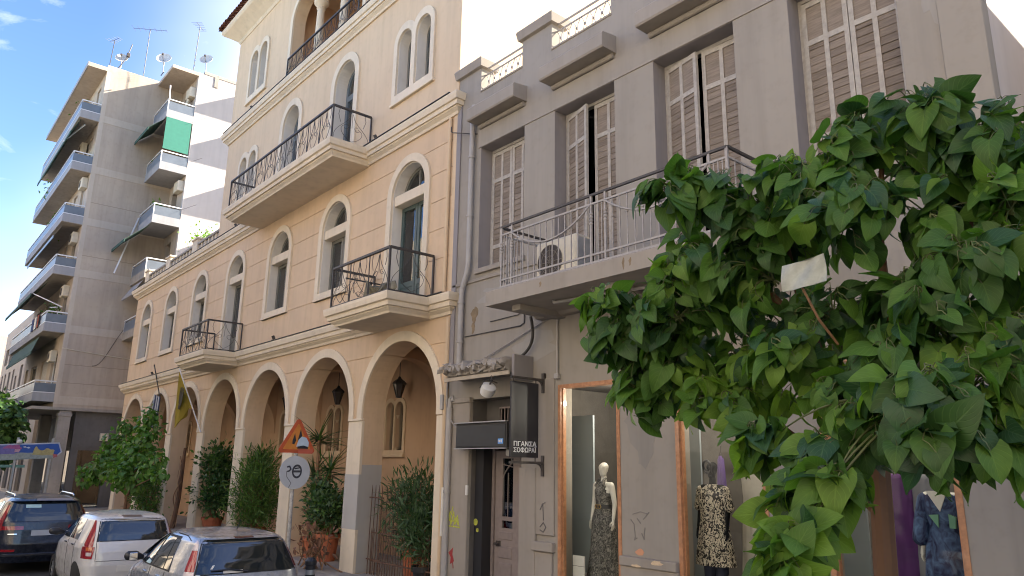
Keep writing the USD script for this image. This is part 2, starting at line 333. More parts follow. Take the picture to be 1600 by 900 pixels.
rng = random.Random(5)
for i in range(17):
    for j in range(6):
        x0, y0 = -18.1 + i * 0.5, 5.97 + j * 0.455
        part(pv, 'paving_slab', bbox(x0 + 0.006, x0 + 0.494, y0 + 0.006, y0 + 0.449, 0.08, 0.12 + rng.uniform(-0.003, 0.003), 0.006), PAVEM[rng.randrange(3)])
for i in range(34):
    x0 = -39.2 + i * 1.0
    part(pv, 'kerb_stone', bbox(x0 + 0.004, x0 + 0.996, 5.70, 5.955, -0.02, 0.125 + rng.uniform(-0.003, 0.003), 0.02), KERBM)
solo('arcade_floor', prism_xy(sg.box(-38.3, 8.692, -12.25, 11.3), -0.02, 0.118), PAVEM[2], kind='structure')

# ================================================================ the peach arcade building
Y = 8.7
PX0, PX1, TX0 = -38.35, -12.22, -27.55
pb = thing('peach_arcade_building', 'peach rendered building with a seven-arch arcade, cream window trim and a tiled tower', 'building', (-25.3, Y, 0))
ACX = [-14.10 - 3.69 * i for i in range(7)]
R_IN, Z_IN = 1.53, 5.21
arches = [arch(c, R_IN, -0.2, Z_IN, 33) for c in ACX]
allarch = unary_union(arches)
# ground storey: wall pierced by the arches, groove at z = 5
low = rect(PX0, PX1, 0.0, 4.985).difference(allarch)
upp = rect(PX0, PX1, 5.005, 5.62).difference(allarch)
part(pb, 'arcade_wall', [prism_xz(low, Y, Y + 0.58), prism_xz(upp, Y, Y + 0.58), prism_xz(rect(PX0 + .02, PX1 - .02, 4.9, 5.1).difference(allarch.buffer(0.02)), Y + 0.02, Y + 0.5)], PEACH)
# cream paint on the pier faces and the archivolts
for i, c in enumerate(ACX):
    ring = arch(c, R_IN + 0.225, 3.52, Z_IN + 0.225, 41).difference(arch(c, R_IN + 0.003, 3.4, Z_IN + 0.003, 41))
    part(pb, 'archivolt', prism_xz(ring, Y - 0.045, Y + 0.01), CREAM)
for i in range(8):
    x1 = ACX[0] + 3.69 / 2 + 0.31 - 3.69 * i; x0 = x1 - 0.62
    if i == 0: x0, x1 = ACX[0] + R_IN + 0.01, PX1
    if i == 7: x0, x1 = PX0, ACX[6] - R_IN - 0.01
    part(pb, 'pier_facing', bbox(x0 - 0.012, x1 + 0.012, Y - 0.022, Y + 0.05, 0.12, 3.50, 0.006), CREAM)
    part(pb, 'pier_cap', bbox(x0 - 0.02, x1 + 0.02, Y - 0.05, Y + 0.03, 3.505, 3.56, 0.01), CREAM) if i else None
# grey patch of paint on the second pier
x1 = ACX[0] - R_IN
part(pb, 'paint_patch', bbox(x1 - 0.645, x1 + 0.016, Y - 0.026, Y + 0.05, 1.06, 2.28, 0.002), PATCH)
part(pb, 'paint_patch', bbox(x1 - 0.05, x1 + 0.006, Y + 0.052, Y + 0.583, 0.13, 2.50, 0.002), PATCH)
# gallery behind the arches
twin = unary_union([arch(-18.43 - 3.69 * i + d, 0.21, 2.92, 4.27, 13) for i in range(-1, 6) for d in (-0.25, 0.25)])
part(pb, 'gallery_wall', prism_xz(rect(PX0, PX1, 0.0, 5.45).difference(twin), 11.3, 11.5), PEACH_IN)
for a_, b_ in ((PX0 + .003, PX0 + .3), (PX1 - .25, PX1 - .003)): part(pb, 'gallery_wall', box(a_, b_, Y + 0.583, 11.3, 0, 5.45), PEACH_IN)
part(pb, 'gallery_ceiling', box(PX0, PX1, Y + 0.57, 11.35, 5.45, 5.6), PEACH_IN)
for i in range(7):   # cross arches of the gallery
    x1 = ACX[0] - 3.69 / 2 - 3.69 * i
    if i == 6: break
    yz = sg.box(Y + 0.583, 4.4, 11.298, 5.448).union(sg.box(Y + .583, 3.6, 11.298, 4.5)).difference(affinity.scale(sg.Point(10.0, 3.6).buffer(1.0), 1.28, 1.55))
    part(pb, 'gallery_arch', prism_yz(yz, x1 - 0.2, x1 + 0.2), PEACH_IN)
for i in range(-1, 6):
    cx = -18.43 - 3.69 * i
    outer = unary_union([arch(cx + d, 0.33, 2.80, 4.39, 15) for d in (-0.25, 0.25)])
    inner = unary_union([arch(cx + d, 0.213, 2.917, 4.273, 13) for d in (-0.25, 0.25)])
    w = part(pb, 'gallery_window', prism_xz(outer.difference(inner), 11.26, 11.31), PEACH2)
    part(w, 'window_pane', box(cx - 0.47, cx + 0.47, 11.42, 11.44, 2.9, 4.28), GLASS)
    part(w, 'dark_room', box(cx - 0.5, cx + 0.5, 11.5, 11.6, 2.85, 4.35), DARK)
    part(w, 'colonnette', lathe([(0.0, 0), (0.07, 0), (0.07, 0.06), (0.035, 0.09), (0.035, 0.86), (0.075, 0.98), (0, 0.98)], (cx, 11.36, 2.92), 12), PEACH2)
    part(w, 'window_sill', bbox(cx - 0.62, cx + 0.62, 11.2, 11.31, 2.72, 2.80, 0.01), PEACH2)

# first floor: courses of render with recessed joints
ZC = [5.60, 6.87, 7.55, 8.23, 8.90, 9.55, 10.2]
WCX = [-14.10, -17.80, -21.45, -25.13, -28.83, -32.50, -36.20]
def win_poly(i, hw, top, grow=0.0):
    z0 = 7.03
    if i in (0, 3): z0 = 5.92
    return arch(WCX[i], hw + grow, z0 - grow, top + grow, 25)
holes = unary_union([win_poly(i, 0.72, 9.53) for i in range(7)])
for k in range(6):
    for g in polys(rect(PX0, PX1, ZC[k] + 0.008, ZC[k + 1] - 0.008).difference(holes)):
        part(pb, 'wall_course', prism_xz(g, Y, Y + 0.12), PEACH)
part(pb, 'wall_core', prism_xz(rect(PX0 + .02, PX1 - .02, 5.55, 10.25).difference(holes), Y + 0.016, Y + 0.4), PEACH)
part(pb, 'corner_strip', box(PX1 - 0.12, PX1 + 0.012, Y - 0.016, Y + 0.3, 5.97, 19.3), PEACH2)
for i in range(7):
    c = WCX[i]; door = i in (0, 3); z0 = 5.95 if door else 7.03
    sur = win_poly(i, 0.72, 9.53, 0.2).difference(win_poly(i, 0.722, 9.532))
    if door: sur = sur.intersection(rect(-60, 0, 5.96, 20))
    w = part(pb, 'window' if not door else 'balcony_door', prism_xz(sur, Y - 0.055, Y + 0.02), CREAM)
    inn = win_poly(i, 0.70, 9.51)
    part(w, 'reveal', prism_xz(win_poly(i, 0.735, 9.545).difference(inn), Y + 0.004, Y + 0.38), REVEAL)
    part(w, 'transom', bbox(c - 0.70, c + 0.70, Y + 0.03, Y + 0.36, 8.60, 8.86, 0.01), CREAM)
    lun = arch(c, 0.698, 8.865, 9.508, 21)
    part(w, 'lunette_frame', prism_xz(lun.difference(arch(c, 0.62, 8.94, 9.43, 21)).union(rect(c - .025, c + .025, 8.9, 9.45)), Y + 0.27, Y + 0.31), OLIVE)
    part(w, 'lunette_pane', prism_xz(arch(c, 0.63, 8.93, 9.44, 21), Y + 0.285, Y + 0.295), GLASS)
    leafm = TEAL if i == 0 else OLIVE
    for s in (-1, 1):
        a, b = sorted((c + s * 0.012, c + s * 0.698))
        fr = rect(a, b, z0 + 0.01, 8.595).difference(unary_union([rect(a + 0.09, b - 0.09, z0 + (0.75 if door else 0.1), 8.5)] + ([rect(a + 0.09, b - 0.09, z0 + 0.12, z0 + 0.62)] if door else [])))
        lf = part(w, 'casement', prism_xz(fr, Y + 0.26, Y + 0.31), leafm)
    part(w, 'window_pane', box(c - 0.69, c + 0.69, Y + 0.285, Y + 0.293, z0 + 0.02, 8.59), GLASS)
    if door: part(w, 'door_panel', box(c - 0.69, c + 0.69, Y + 0.275, Y + 0.305, z0 + 0.03, z0 + 0.7), leafm)
    part(w, 'curtain', box(c - 0.73, c + 0.73, Y + 0.40, Y + 0.42, z0 - 0.05, 9.6), plain('net_curtain', (0.10, 0.10, 0.09), 0.9))
    if not door: part(w, 'window_sill', bbox(c - 0.93, c + 0.93, Y - 0.075, Y + 0.03, 6.83, 6.90, 0.01), CREAM)

# tower storeys
DCX = [-17.86, -21.52]; TWX = [-14.2, -25.12]
h2 = [arch(c, 0.62, 10.45, 13.88, 25) for c in DCX]
def twin_poly(cx, z0, ztop, hw, off, n=17): return unary_union([arch(cx + d, hw, z0, ztop, n) for d in (-off, off)])
h2 += [twin_poly(c, 11.6, 13.35, 0.335, 0.43) for c in TWX]
part(pb, 'tower_wall', prism_xz(rect(TX0, PX1, 10.25, 14.75).difference(unary_union(h2)), Y, Y + 0.4), PEACH2)
LGX = -19.62
log = unary_union([arch(LGX + d, 0.80, 14.9, 18.05, 25) for d in (-1.72, 0, 1.72)])
h3 = [log] + [twin_poly(c, 15.88, 17.72, 0.335, 0.43) for c in (-14.2, -25.12)]
part(pb, 'tower_wall', prism_xz(rect(TX0, PX1, 14.75, 19.35).difference(unary_union(h3)).difference(rect(LGX - 1.2, LGX + 1.2, 14.9, 17.2)), Y, Y + 0.4), PEACH2)
part(pb, 'tower_wall', [box(TX0 + 0.002, TX0 + 0.3, Y + 0.4, 16, 10.25, 19.35), box(PX1 - 0.3, PX1 - .002, Y + 0.4, 16, 10.25, 19.35), box(TX0 + .3, PX1 - .3, 15.7, 16, 10.25, 19.35)], PEACH2)
part(pb, 'rear_wall', [box(PX0, PX1, 15.6, 15.9, 0, 10.25), box(PX0 + .002, PX0 + .3, 11.5, 15.6, 0, 10.25), box(PX1 - .3, PX1 - .002, 11.5, 15.6, 0, 10.25), box(PX0 + .003, PX0 + .3, Y + .4, 11.5, 5.6, 10.25), box(PX1 - .3, PX1 - .003, Y + .4, 11.5, 5.6, 10.25)], PEACH2)
part(pb, 'terrace', box(PX0 + .05, TX0, Y + .1, 15.8, 10.2, 10.35), CONC)
for c in DCX:
    sur = arch(c, 0.85, 10.50, 14.11, 29).difference(arch(c, 0.622, 10.3, 13.882, 29))
    w = part(pb, 'balcony_door', prism_xz(sur, Y - 0.055, Y + 0.02), CREAM)
    part(w, 'reveal', prism_xz(arch(c, 0.635, 10.45, 13.895, 25).difference(arch(c, 0.60, 10.4, 13.86, 25)), Y + 0.004, Y + 0.42), REVEAL)
    inn = arch(c, 0.598, 10.5, 13.858, 25)
    cuts = unary_union([rect(c + s * 0.30 - 0.19, c + s * 0.30 + 0.19, a, b) for s in (-1, 1) for a, b in ((11.35, 12.9), (10.65, 11.2))] + [arch(c, 0.50, 13.08, 13.76, 21).difference(rect(c - .03, c + .03, 13, 14))])
    part(w, 'door_leaf', prism_xz(inn.difference(cuts), Y + 0.34, Y + 0.40), SLATE)
    part(w, 'window_pane', prism_xz(inn.buffer(-0.04), Y + 0.365, Y + 0.375), GLASS)
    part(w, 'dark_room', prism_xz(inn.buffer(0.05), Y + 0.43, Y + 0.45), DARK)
def twin_window(cx, z0, ztop):
    sur = twin_poly(cx, z0 - 0.22, ztop + 0.21, 0.52, 0.41, 21).difference(twin_poly(cx, z0, ztop + 0.002, 0.337, 0.43))
    w = part(pb, 'twin_window', prism_xz(sur, Y - 0.055, Y + 0.02), CREAM)
    part(w, 'reveal', prism_xz(twin_poly(cx, z0 - .01, ztop + 0.012, 0.35, 0.43).difference(twin_poly(cx, z0 + .012, ztop - 0.012, 0.318, 0.43)), Y + 0.004, Y + 0.38), REVEAL)
    for d in (-0.43, 0.43):
        inn = arch(cx + d, 0.316, z0 + .012, ztop - 0.014, 15)
        part(w, 'casement', prism_xz(inn.difference(arch(cx + d, 0.255, z0 + 0.08, ztop - 0.07, 15)), Y + 0.27, Y + 0.31), OLIVE)
        part(w, 'window_pane', prism_xz(inn.buffer(-0.02), Y + 0.285, Y + 0.293), GLASS)
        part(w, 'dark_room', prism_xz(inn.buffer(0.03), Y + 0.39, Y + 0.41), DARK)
    part(w, 'mullion', lathe([(0, 0), (0.085, 0), (0.085, 0.07), (0.05, 0.11), (0.045, ztop - z0 - 0.55), (0.085, ztop - z0 - 0.42), (0, ztop - z0 - 0.42)], (cx, Y + 0.06, z0), 12), CREAM)
    part(w, 'window_sill', bbox(cx - 0.97, cx + 0.97, Y - 0.08, Y + 0.06, z0 - 0.26, z0 - 0.19, 0.01), CREAM)
for c in TWX: twin_window(c, 11.6, 13.35)
for c in (-14.2, -25.12): twin_window(c, 15.88, 17.72)
# loggia on the top floor
sur = unary_union([arch(LGX + d, 1.0, 15.0, 18.25, 29) for d in (-1.72, 0, 1.72)]).difference(log.buffer(0.003)).difference(rect(LGX - 1.3, LGX + 1.3, 14, 17.3))
lg = part(pb, 'loggia', prism_xz(sur, Y - 0.055, Y + 0.02), CREAM)
for d in (-0.86, 0.86):
    part(lg, 'column', lathe([(0, 0), (0.19, 0), (0.19, 0.1), (0.14, 0.17), (0.13, 1.2), (0.115, 2.05), (0.15, 2.1), (0.12, 2.14), (0.24, 2.28), (0.24, 2.36), (0, 2.36)], (LGX + d, Y + 0.2, 14.95), 20), CREAM)
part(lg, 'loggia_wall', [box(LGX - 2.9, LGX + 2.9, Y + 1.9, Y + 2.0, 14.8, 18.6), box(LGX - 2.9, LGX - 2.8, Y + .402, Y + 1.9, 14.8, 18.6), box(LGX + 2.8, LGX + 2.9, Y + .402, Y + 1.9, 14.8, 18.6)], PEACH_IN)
part(lg, 'loggia_ceiling', box(LGX - 2.9, LGX + 2.9, Y + .4, Y + 2, 18.6, 18.7), PEACH2)
part(lg, 'loggia_floor', box(LGX - 2.9, LGX + 2.9, Y + .01, Y + 2, 14.7, 14.94), CREAM)
# cornices
def cornice(x0, x1, ztop, pl=1, pr=1):
    L = [(-0.42, 0.0), (-0.42, 0.05), (-0.36, 0.07), (-0.30, 0.15), (-0.27, 0.15), (-0.27, 0.19), (-0.17, 0.2), (-0.16, 0.24), (-0.05, 0.27), (0.0, 0.27), (0.015, 0.0)]
    part(pb, 'cornice', moulding(x0, x1, Y, Y + 0.35, [(ztop + a, b) for a, b in L], pl, pr), CREAM)
    part(pb, 'flashing', moulding(x0, x1, Y - 0.275, Y + 0.1, [(ztop + 0.016, -0.02), (ztop + 0.016, 0.012), (ztop + 0.032, 0.012), (ztop + 0.032, -0.02)], pl, pr), IRON)
cornice(PX0, PX1, 5.97); cornice(PX0, PX1, 10.50); cornice(TX0, PX1, 14.93)
# balcony slabs and railings
def wrought(pb, x0, x1, yf, z0, z1, n, seed, left=True, right=True, name='balcony_railing', bars=None):
    """wrought-iron railing: rails and posts, each bar and scroll a piece of it"""
    rr = random.Random(seed); yb = Y - 0.06; P = []
    runs = [((x0, yf), (x1, yf))] + ([((x0, yf), (x0, yb))] if left else []) + ([((x1, yf), (x1, yb))] if right else [])
    for (ax, ay), (bx, by) in runs:
        P += [bar((ax, ay, z1), (bx, by, z1), 0.05), bar((ax, ay, z0 + 0.06), (bx, by, z0 + 0.06), 0.028)]
    for (ax, ay) in {r[0] for r in runs} | {r[1] for r in runs}: P.append(bar((ax, ay, z0), (ax, ay, z1), 0.04))
    rl = part(pb, name, P, IRON)
    H = z1 - z0
    for (ax, ay), (bx, by) in runs:
        L = math.hypot(bx - ax, by - ay); m = max(1, round(L / 0.74)); ux, uy = (bx - ax) / L, (by - ay) / L
        at = lambda s, z: (ax + ux * s, ay + uy * s, z0 + z * H)
        for k in range(m):
            a, w = L * k / m, L / m; c = a + w / 2; j = lambda: rr.uniform(-0.04, 0.04)
            if k: part(rl, 'baluster', bar(at(a, 0.05), at(a, 1.0), 0.018), IRON)
            # an ogee with scrolls and a tulip in each panel, bent by hand
            for s in (-1, 1):
                part(rl, 'scroll', tube(bez(at(c + s * w * 0.46, 0.08), at(c + s * w * 0.5, 0.5 + j()), at(c + s * w * 0.05, 0.55), at(c + s * w * 0.02, 0.93 + j()), 9), 0.007, 4), IRON)
                part(rl, 'scroll', tube(bez(at(c, 0.1), at(c + s * w * 0.2, 0.2 + j()), at(c + s * w * 0.42, 0.42), at(c + s * w * 0.16, 0.55 + j()), 8), 0.0065, 4), IRON)
                part(rl, 'scroll', tube(bez(at(c + s * w * 0.16, 0.55), at(c + s * w * 0.0, 0.6), at(c + s * w * 0.1, 0.38 + j()), at(c + s * w * 0.2, 0.45), 7), 0.0065, 4), IRON)
                part(rl, 'scroll', tube([at(c + s * w * 0.3, 0.62 + j()), at(c + s * w * 0.36, 0.8), at(c + s * w * 0.33, 0.98)], 0.007, 4), IRON)
            part(rl, 'baluster', tube([at(c + j() * 0.3, 0.5), at(c, 0.65), at(c, 0.98)], 0.007, 4), IRON)
    return rl
def slab(x0, x1, yf, ztop):
    L = [(-0.40, 0.0), (-0.36, 0.02), (-0.30, 0.09), (-0.27, 0.09), (-0.27, 0.14), (-0.18, 0.15), (-0.16, 0.2), (-0.06, 0.22), (0.0, 0.22)]
    return part(pb, 'balcony_slab', moulding(x0 + .2, x1 - .2, yf + .2, Y + .02, [(ztop + a, b) for a, b in L]), CREAM)
slab(-15.5, -12.72, 7.45, 5.955); wrought(pb, -15.38, -12.86, 7.55, 5.955, 6.93, 4, 1)
slab(-23.4, -15.93, 7.45, 10.46); wrought(pb, -23.2, -16.08, 7.55, 10.46, 11.42, 11, 2)
slab(-26.65, -23.75, 7.45, 5.955); wrought(pb, -26.5, -23.9, 7.55, 5.955, 6.93, 4, 3)
wrought(pb, LGX - 2.45, LGX + 2.45, Y - 0.12, 14.95, 15.78, 8, 4, False, False, 'loggia_railing')
part(pb, 'railing_divider', [bar((-14.75, 7.55, 6.6), (-14.75, 8.6, 6.6), .03), bar((-14.75, 8.2, 5.95), (-14.75, 8.2, 6.6), .03)], IRON)
# parapet of the low roof
PP = [(-38.1, -36.75), (-34.75, -33.4), (-31.1, -29.75)]
for a, b in PP:
    part(pb, 'parapet_pier', [bbox(a, a + 0.62, Y + 0.12, Y + 0.52, 10.45, 11.42, 0.012), bbox(a - .05, a + .67, Y + 0.07, Y + 0.57, 11.41, 11.5, 0.02)], CREAM)
xs = [-37.48, -34.75, -34.13, -31.1, -30.48, TX0 + 0.01]
for a, b in zip(xs[::2], xs[1::2]):
    part(pb, 'parapet_panel', [box(a, b, Y + .2, Y + .4, 10.45, 11.17), bbox(a - .002, b + .002, Y + 0.13, Y + 0.47, 11.165, 11.27, 0.015), box(a, b, Y + .16, Y + .44, 10.45, 10.62)], CONC)
    n = int((b - a) / 0.42)
    for k in range(1, n): part(pb, 'parapet_rib', box(a + (b - a) * k / n - .05, a + (b - a) * k / n + .05, Y + .165, Y + .2, 10.62, 11.165), CREAM)
# eaves: coved soffit, gutter board and tiles
ev = [(18.95, 0.02), (19.05, 0.08), (19.2, 0.30), (19.35, 0.55), (19.42, 0.60), (19.55, 0.60), (19.57, 0.3)]
part(pb, 'eaves_cove', moulding(TX0, PX1, Y, 16.2, ev), CREAM)
rf = part(pb, 'roof', loft([[(TX0 - .62, Y - .62, 19.58), (PX1 + .62, Y - .62, 19.58), (PX1 + .62, 16.8, 19.58), (TX0 - .62, 16.8, 19.58)], [(TX0 + 3, Y + 3.5, 21.6), (PX1 - 3, Y + 3.5, 21.6), (PX1 - 3, 13, 21.6), (TX0 + 3, 13, 21.6)]]), TILE[0])
rr = random.Random(3); nt = 74
for k in range(nt):
    x = TX0 - 0.62 + (PX1 - TX0 + 1.24) * (k + .5) / nt
    a = np.linspace(0, PI, 7); w = 0.1 + 0.006 * (k % 2)
    ring = lambda y, z, s: [(x + s * w * math.cos(t), y, z + s * 0.085 * math.sin(t)) for t in a] + [(x + s * (w - .02) * math.cos(t), y, z + s * 0.065 * math.sin(t)) for t in a[::-1]]
    part(rf, 'roof_tile', loft([ring(Y - 0.74 + rr.uniform(-.01, .01), 19.60, 1), ring(Y - 0.3, 19.86, 0.92)]), TILE[rr.randrange(3)])
for k in range(33):
    y = Y - 0.6 + k * 0.22
    a = np.linspace(0, PI, 7); w = 0.1
    ring = lambda x, z, s: [(x, y + s * w * math.cos(t), z + s * 0.085 * math.sin(t)) for t in a] + [(x, y + s * (w - .02) * math.cos(t), z + s * 0.065 * math.sin(t)) for t in a[::-1]]
    part(rf, 'roof_tile', loft([ring(TX0 - 0.74, 19.60, 1), ring(TX0 - 0.3, 19.8, 0.92)]), TILE[rr.randrange(3)])
# uplights on the cornices
for x, z in ((-15.55, 10.53), (-20.9, 5.99), (-25.2, 10.53), (-24.9, 14.96), (-29.7, 5.99), (-33.4, 5.99), (-13.4, 14.96)):
    part(pb, 'uplight', [bbox(x - .06, x + .06, Y - .24, Y - .14, z, z + .05, .01), rot(cyl((x, Y - .19), .045, z + .06, z + .17, 10), .5, (1, 0, 0), (x, Y - .19, z + .1)), bar((x, Y - .19, z + .03), (x, Y - .19, z + .1), .02)], IRON)
part(pb, 'downpipe', tube([(PX1 - .02, Y - .05, 0.12), (PX1 - .02, Y - .05, 5.5)], 0.05, 10), PEACH2)
part(pb, 'downpipe', tube([(PX1 - .22, Y - .05, 6.0), (PX1 - .22, Y - .05, 10.05)], 0.045, 10), PEACH2)
# ================================================================ the grey shop building
GX0, GX1 = -12.2, -2.2
gb = thing('grey_shop_building', 'grey two-storey building with tall old shutters, an iron balcony and boutique windows', 'building', (-7.2, Y, 0))
WX = [(-11.36, -9.98), (-9.13, -7.65), (-6.81, -5.31), (-4.45, -3.05)]
WZ = [6.35, 5.37, 5.37, 6.35]
SHX = [(-9.02, -7.66), (-6.62, -5.22), (-4.47, -2.99)]
op = [rect(a, b, z, 9.0) for (a, b), z in zip(WX, WZ)] + [rect(a, b, 0.42, 3.87) for a, b in SHX]
DX0, DX1 = -11.40, -9.95
op.append(rect(DX0, DX1, 0.0, 3.76))
opu = unary_union(op)
part(gb, 'front_wall', prism_xz(rect(GX0, GX1, 0, 10.3).difference(opu), Y, Y + 0.32), GREY)
part(gb, 'lintel_band', box(GX0 + .76, GX1 - .45, Y - 0.018, Y + 0.1, 9.004, 9.40), GREY)
part(gb, 'corner_pilaster', [bbox(GX1 - 0.42, GX1 + 0.03, Y - 0.02, Y + .2, 5.4, 10.2, 0.01)], GREY)
part(gb, 'side_wall', [box(GX1 - 0.3, GX1 - .002, Y + .32, 20, 0, 10.3), box(GX0 + .002, GX0 + .3, Y + .32, 20, 0, 10.3), box(GX0 + .3, GX1 - .3, 19.7, 20, 0, 10.3)], WHITEW)
part(gb, 'flat_roof', box(GX0 + .3, GX1 - .3, Y + .3, 19.7, 10.0, 10.15), CONC)
part(gb, 'upper_floor', box(GX0 + .3, GX1 - .3, Y + .33, 19.7, 4.3, 4.5), DARK)
# windows and shutters
rr = random.Random(8)
for i, ((a, b), z0) in enumerate(zip(WX, WZ)):
    z1 = 9.0; ys = Y + 0.30; w = b - a; mid = (a + b) / 2
    wn = part(gb, 'window_frame', prism_xz(rect(a - .03, b + .03, z0 - .0, z1 + .03).difference(rect(a + 0.05, b - 0.05, z0 + 0.02, z1 - 0.06)), ys, ys + 0.1), SHUT)
    part(gb, 'window_reveal', [box(a - .02, a + 0.004, Y + .003, ys, z0, z1 - .004), box(b - .004, b + .02, Y + .003, ys, z0, z1 - .004), box(a + .004, b - .004, Y + .003, ys, z1 - .004, z1 + .02)], GREYL)
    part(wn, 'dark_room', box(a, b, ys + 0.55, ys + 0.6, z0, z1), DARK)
    part(wn, 'window_pane', box(a, b, ys + 0.12, ys + 0.13, z0, z1), GLASS)
    if z0 > 6: part(gb, 'window_sill', bbox(a - .06, b + .06, Y - .06, Y + .3, z0 - .1, z0 + .004, 0.01), GREYT)
    for side, (p, q) in enumerate(((a + 0.055, mid - 0.006), (mid + 0.006, b - 0.055))):
        ang = {(1, 0): 0.26, (2, 0): 0.2, (2, 1): -0.04, (0, 0): 0.0, (3, 0): 0.02, (3, 1): -0.03}.get((i, side), 0.0)
        hx = p if side == 0 else q
        T = trimesh.transformations.rotation_matrix(-ang if side == 0 else -ang, (0, 0, 1), (hx, ys + .02, 0))
        def tr(m): m = m.copy(); m.apply_transform(T); return m
        st = 0.065; mx = (p + q) / 2; zt = z1 - 0.09; zb = z0 + 0.04; zr = z1 - 0.72
        cells = [(p + st, mx - st * .5), (mx + st * .5, q - st)]
        fr = rect(p, q, zb, zt).difference(unary_union([rect(c0, c1, lo, hi) for c0, c1 in cells for lo, hi in ((zb + 0.5, zr - .04), (zr + .04, zt - .08))] + [rect(c0, c1, zb + .09, zb + .42) for c0, c1 in cells]))
        sh = part(gb, 'shutter', tr(prism_xz(fr, ys - 0.02, ys + 0.03)), SHUT)
        for c0, c1 in cells:
            part(sh, 'shutter_panel', tr(box(c0 - .01, c1 + .01, ys + .0, ys + .012, zr + .03, zt - .07)), SLAT[1])
            part(sh, 'shutter_panel', tr(box(c0 - .01, c1 + .01, ys + .0, ys + .012, zb + .08, zb + .43)), SLAT[2])
            n = int((zr - zb - .54) / 0.105)
            for k in range(n):
                zc = zb + 0.55 + k * (zr - zb - .60) / (n - 1)
                m = rot(box(c0 - .008, c1 + .008, ys - .004, ys + .006, zc - .058, zc + .058), -0.09 + rr.uniform(-.05, .05), (1, 0, 0), (0, ys, zc))
                m = rot(m, rr.uniform(-.012, .012), (0, 1, 0), ((c0 + c1) / 2, ys, zc))
                part(sh, 'shutter_slat', tr(m), SLAT[rr.randrange(3)])
            part(sh, 'shutter_backing', tr(box(c0 - .01, c1 + .01, ys + .02, ys + .026, zb + .45, zr)), SLAT[2])
# pediments over the windows
for a, b in WX:
    pd = part(gb, 'window_hood', prism_yz(sg.Polygon([(8.705, 9.50), (8.36, 9.50), (8.34, 9.53), (8.34, 9.76), (8.36, 9.79), (8.705, 9.83)]), a - 0.06, b + 0.06), GREYT)
    part(pd, 'hood_roll', tube([(a - .02, 8.66, 9.455), (b + .02, 8.66, 9.455)], 0.05, 10), GREY)
# parapet piers and railings
PC = [(-12.2, -11.42), (-10.08, -9.22), (-7.70, -6.85), (-5.36, -4.5), (-3.05, -2.2)]
for a, b in PC:
    pp = part(gb, 'parapet_pier', box(a, b, Y + .001, Y + 0.34, 10.298, 10.88), GREY)
    part(pp, 'pier_cap', loft([[(a - q, Y - q, z), (b + q, Y - q, z), (b + q, Y + .34 + q, z), (a - q, Y + .34 + q, z)] for z, q in ((10.88, 0.0), (10.90, 0.07), (11.07, 0.10), (11.11, 0.08))]), GREYT)
for (a, b) in [(PC[k][1], PC[k + 1][0]) for k in range(4)]:
    yr = Y + 0.14
    part(gb, 'parapet_coping', bbox(a - .01, b + .01, Y - .02, Y + .34, 10.30, 10.345, 0.008), GREYT)
    rl = part(gb, 'parapet_railing', [bar((a, yr, 10.90), (b, yr, 10.90), .03), bar((a, yr, 10.76), (b, yr, 10.76), .024), bar((a, yr, 10.40), (b, yr, 10.40), .024)], RAILG)
    n = 7
    for k in range(n):
        c = a + (b - a) * (k + .5) / n; h = (b - a) / n * .5
        for s in (-1, 1): part(rl, 'scroll', tube([(c + s * h * .9, yr, 10.76), (c + s * h * .35, yr, 10.66), (c + s * h * .12, yr, 10.58), (c + s * h * .35, yr, 10.5), (c + s * h * .9, yr, 10.40)], 0.009, 4), RAILG)
        part(rl, 'knot', trimesh.creation.icosphere(1, 0.03).apply_translation((c, yr, 10.58)), RAILG)
# the balcony
BX0, BX1, BY = -9.45, -4.72, 7.42
part(gb, 'balcony_slab', prism_yz(sg.Polygon([(BY, 5.10), (BY, 5.34), (BY + .02, 5.36), (Y + .01, 5.36), (Y + .01, 5.04), (Y - .15, 5.04), (Y - .2, 5.09)]), BX0, BX1), GREYT)
for a_ in (BX0 + .4, -7.0, BX1 - .6): part(gb, 'balcony_beam', box(a_, a_ + .2, BY + .25, Y, 5.0, 5.11), GREY)
yr = BY + 0.06
fr = [bar((BX0 + .3, yr, z), (BX1 - .03, yr, z), w) for z, w in ((6.28, .028), (5.50, .028), (5.385, .028))]
fr += [bar((x, y0, z), (x, Y, z), .026) for x, y0 in ((BX0 + .3, yr), (BX1 - .03, yr)) for z in (6.28, 5.50, 5.385)]
br = part(gb, 'balcony_railing', fr, RAILG)
hr = part(br, 'handrail', [bar((BX0 + .3, yr, 6.42), (BX1 - .03, yr, 6.42), .035), bar((BX1 - .03, yr, 6.42), (BX1 - .03, Y, 6.42), .035), bar((BX0 + .3, yr, 6.42), (BX0 + .3, Y, 6.42), .035)], IRON)
POST = [-9.12, -8.86, -7.07, -6.79, -5.02, -4.76]
for x in POST:
    P = [bar((x, yr, 5.36), (x, yr, 6.42), .032)]
    P += [trimesh.creation.icosphere(1, 0.03).apply_translation((x, yr, z)) for z in (5.98, 6.03, 6.08, 6.13)]
    part(br, 'railing_post', P, RAILG)
for p, q in ((0, 1), (2, 3), (4, 5)):
    for k in range(1, 4): part(br, 'baluster', bar((POST[p] + (POST[q] - POST[p]) * k / 4, yr, 5.385), (POST[p] + (POST[q] - POST[p]) * k / 4, yr, 6.28), .014), RAILG)
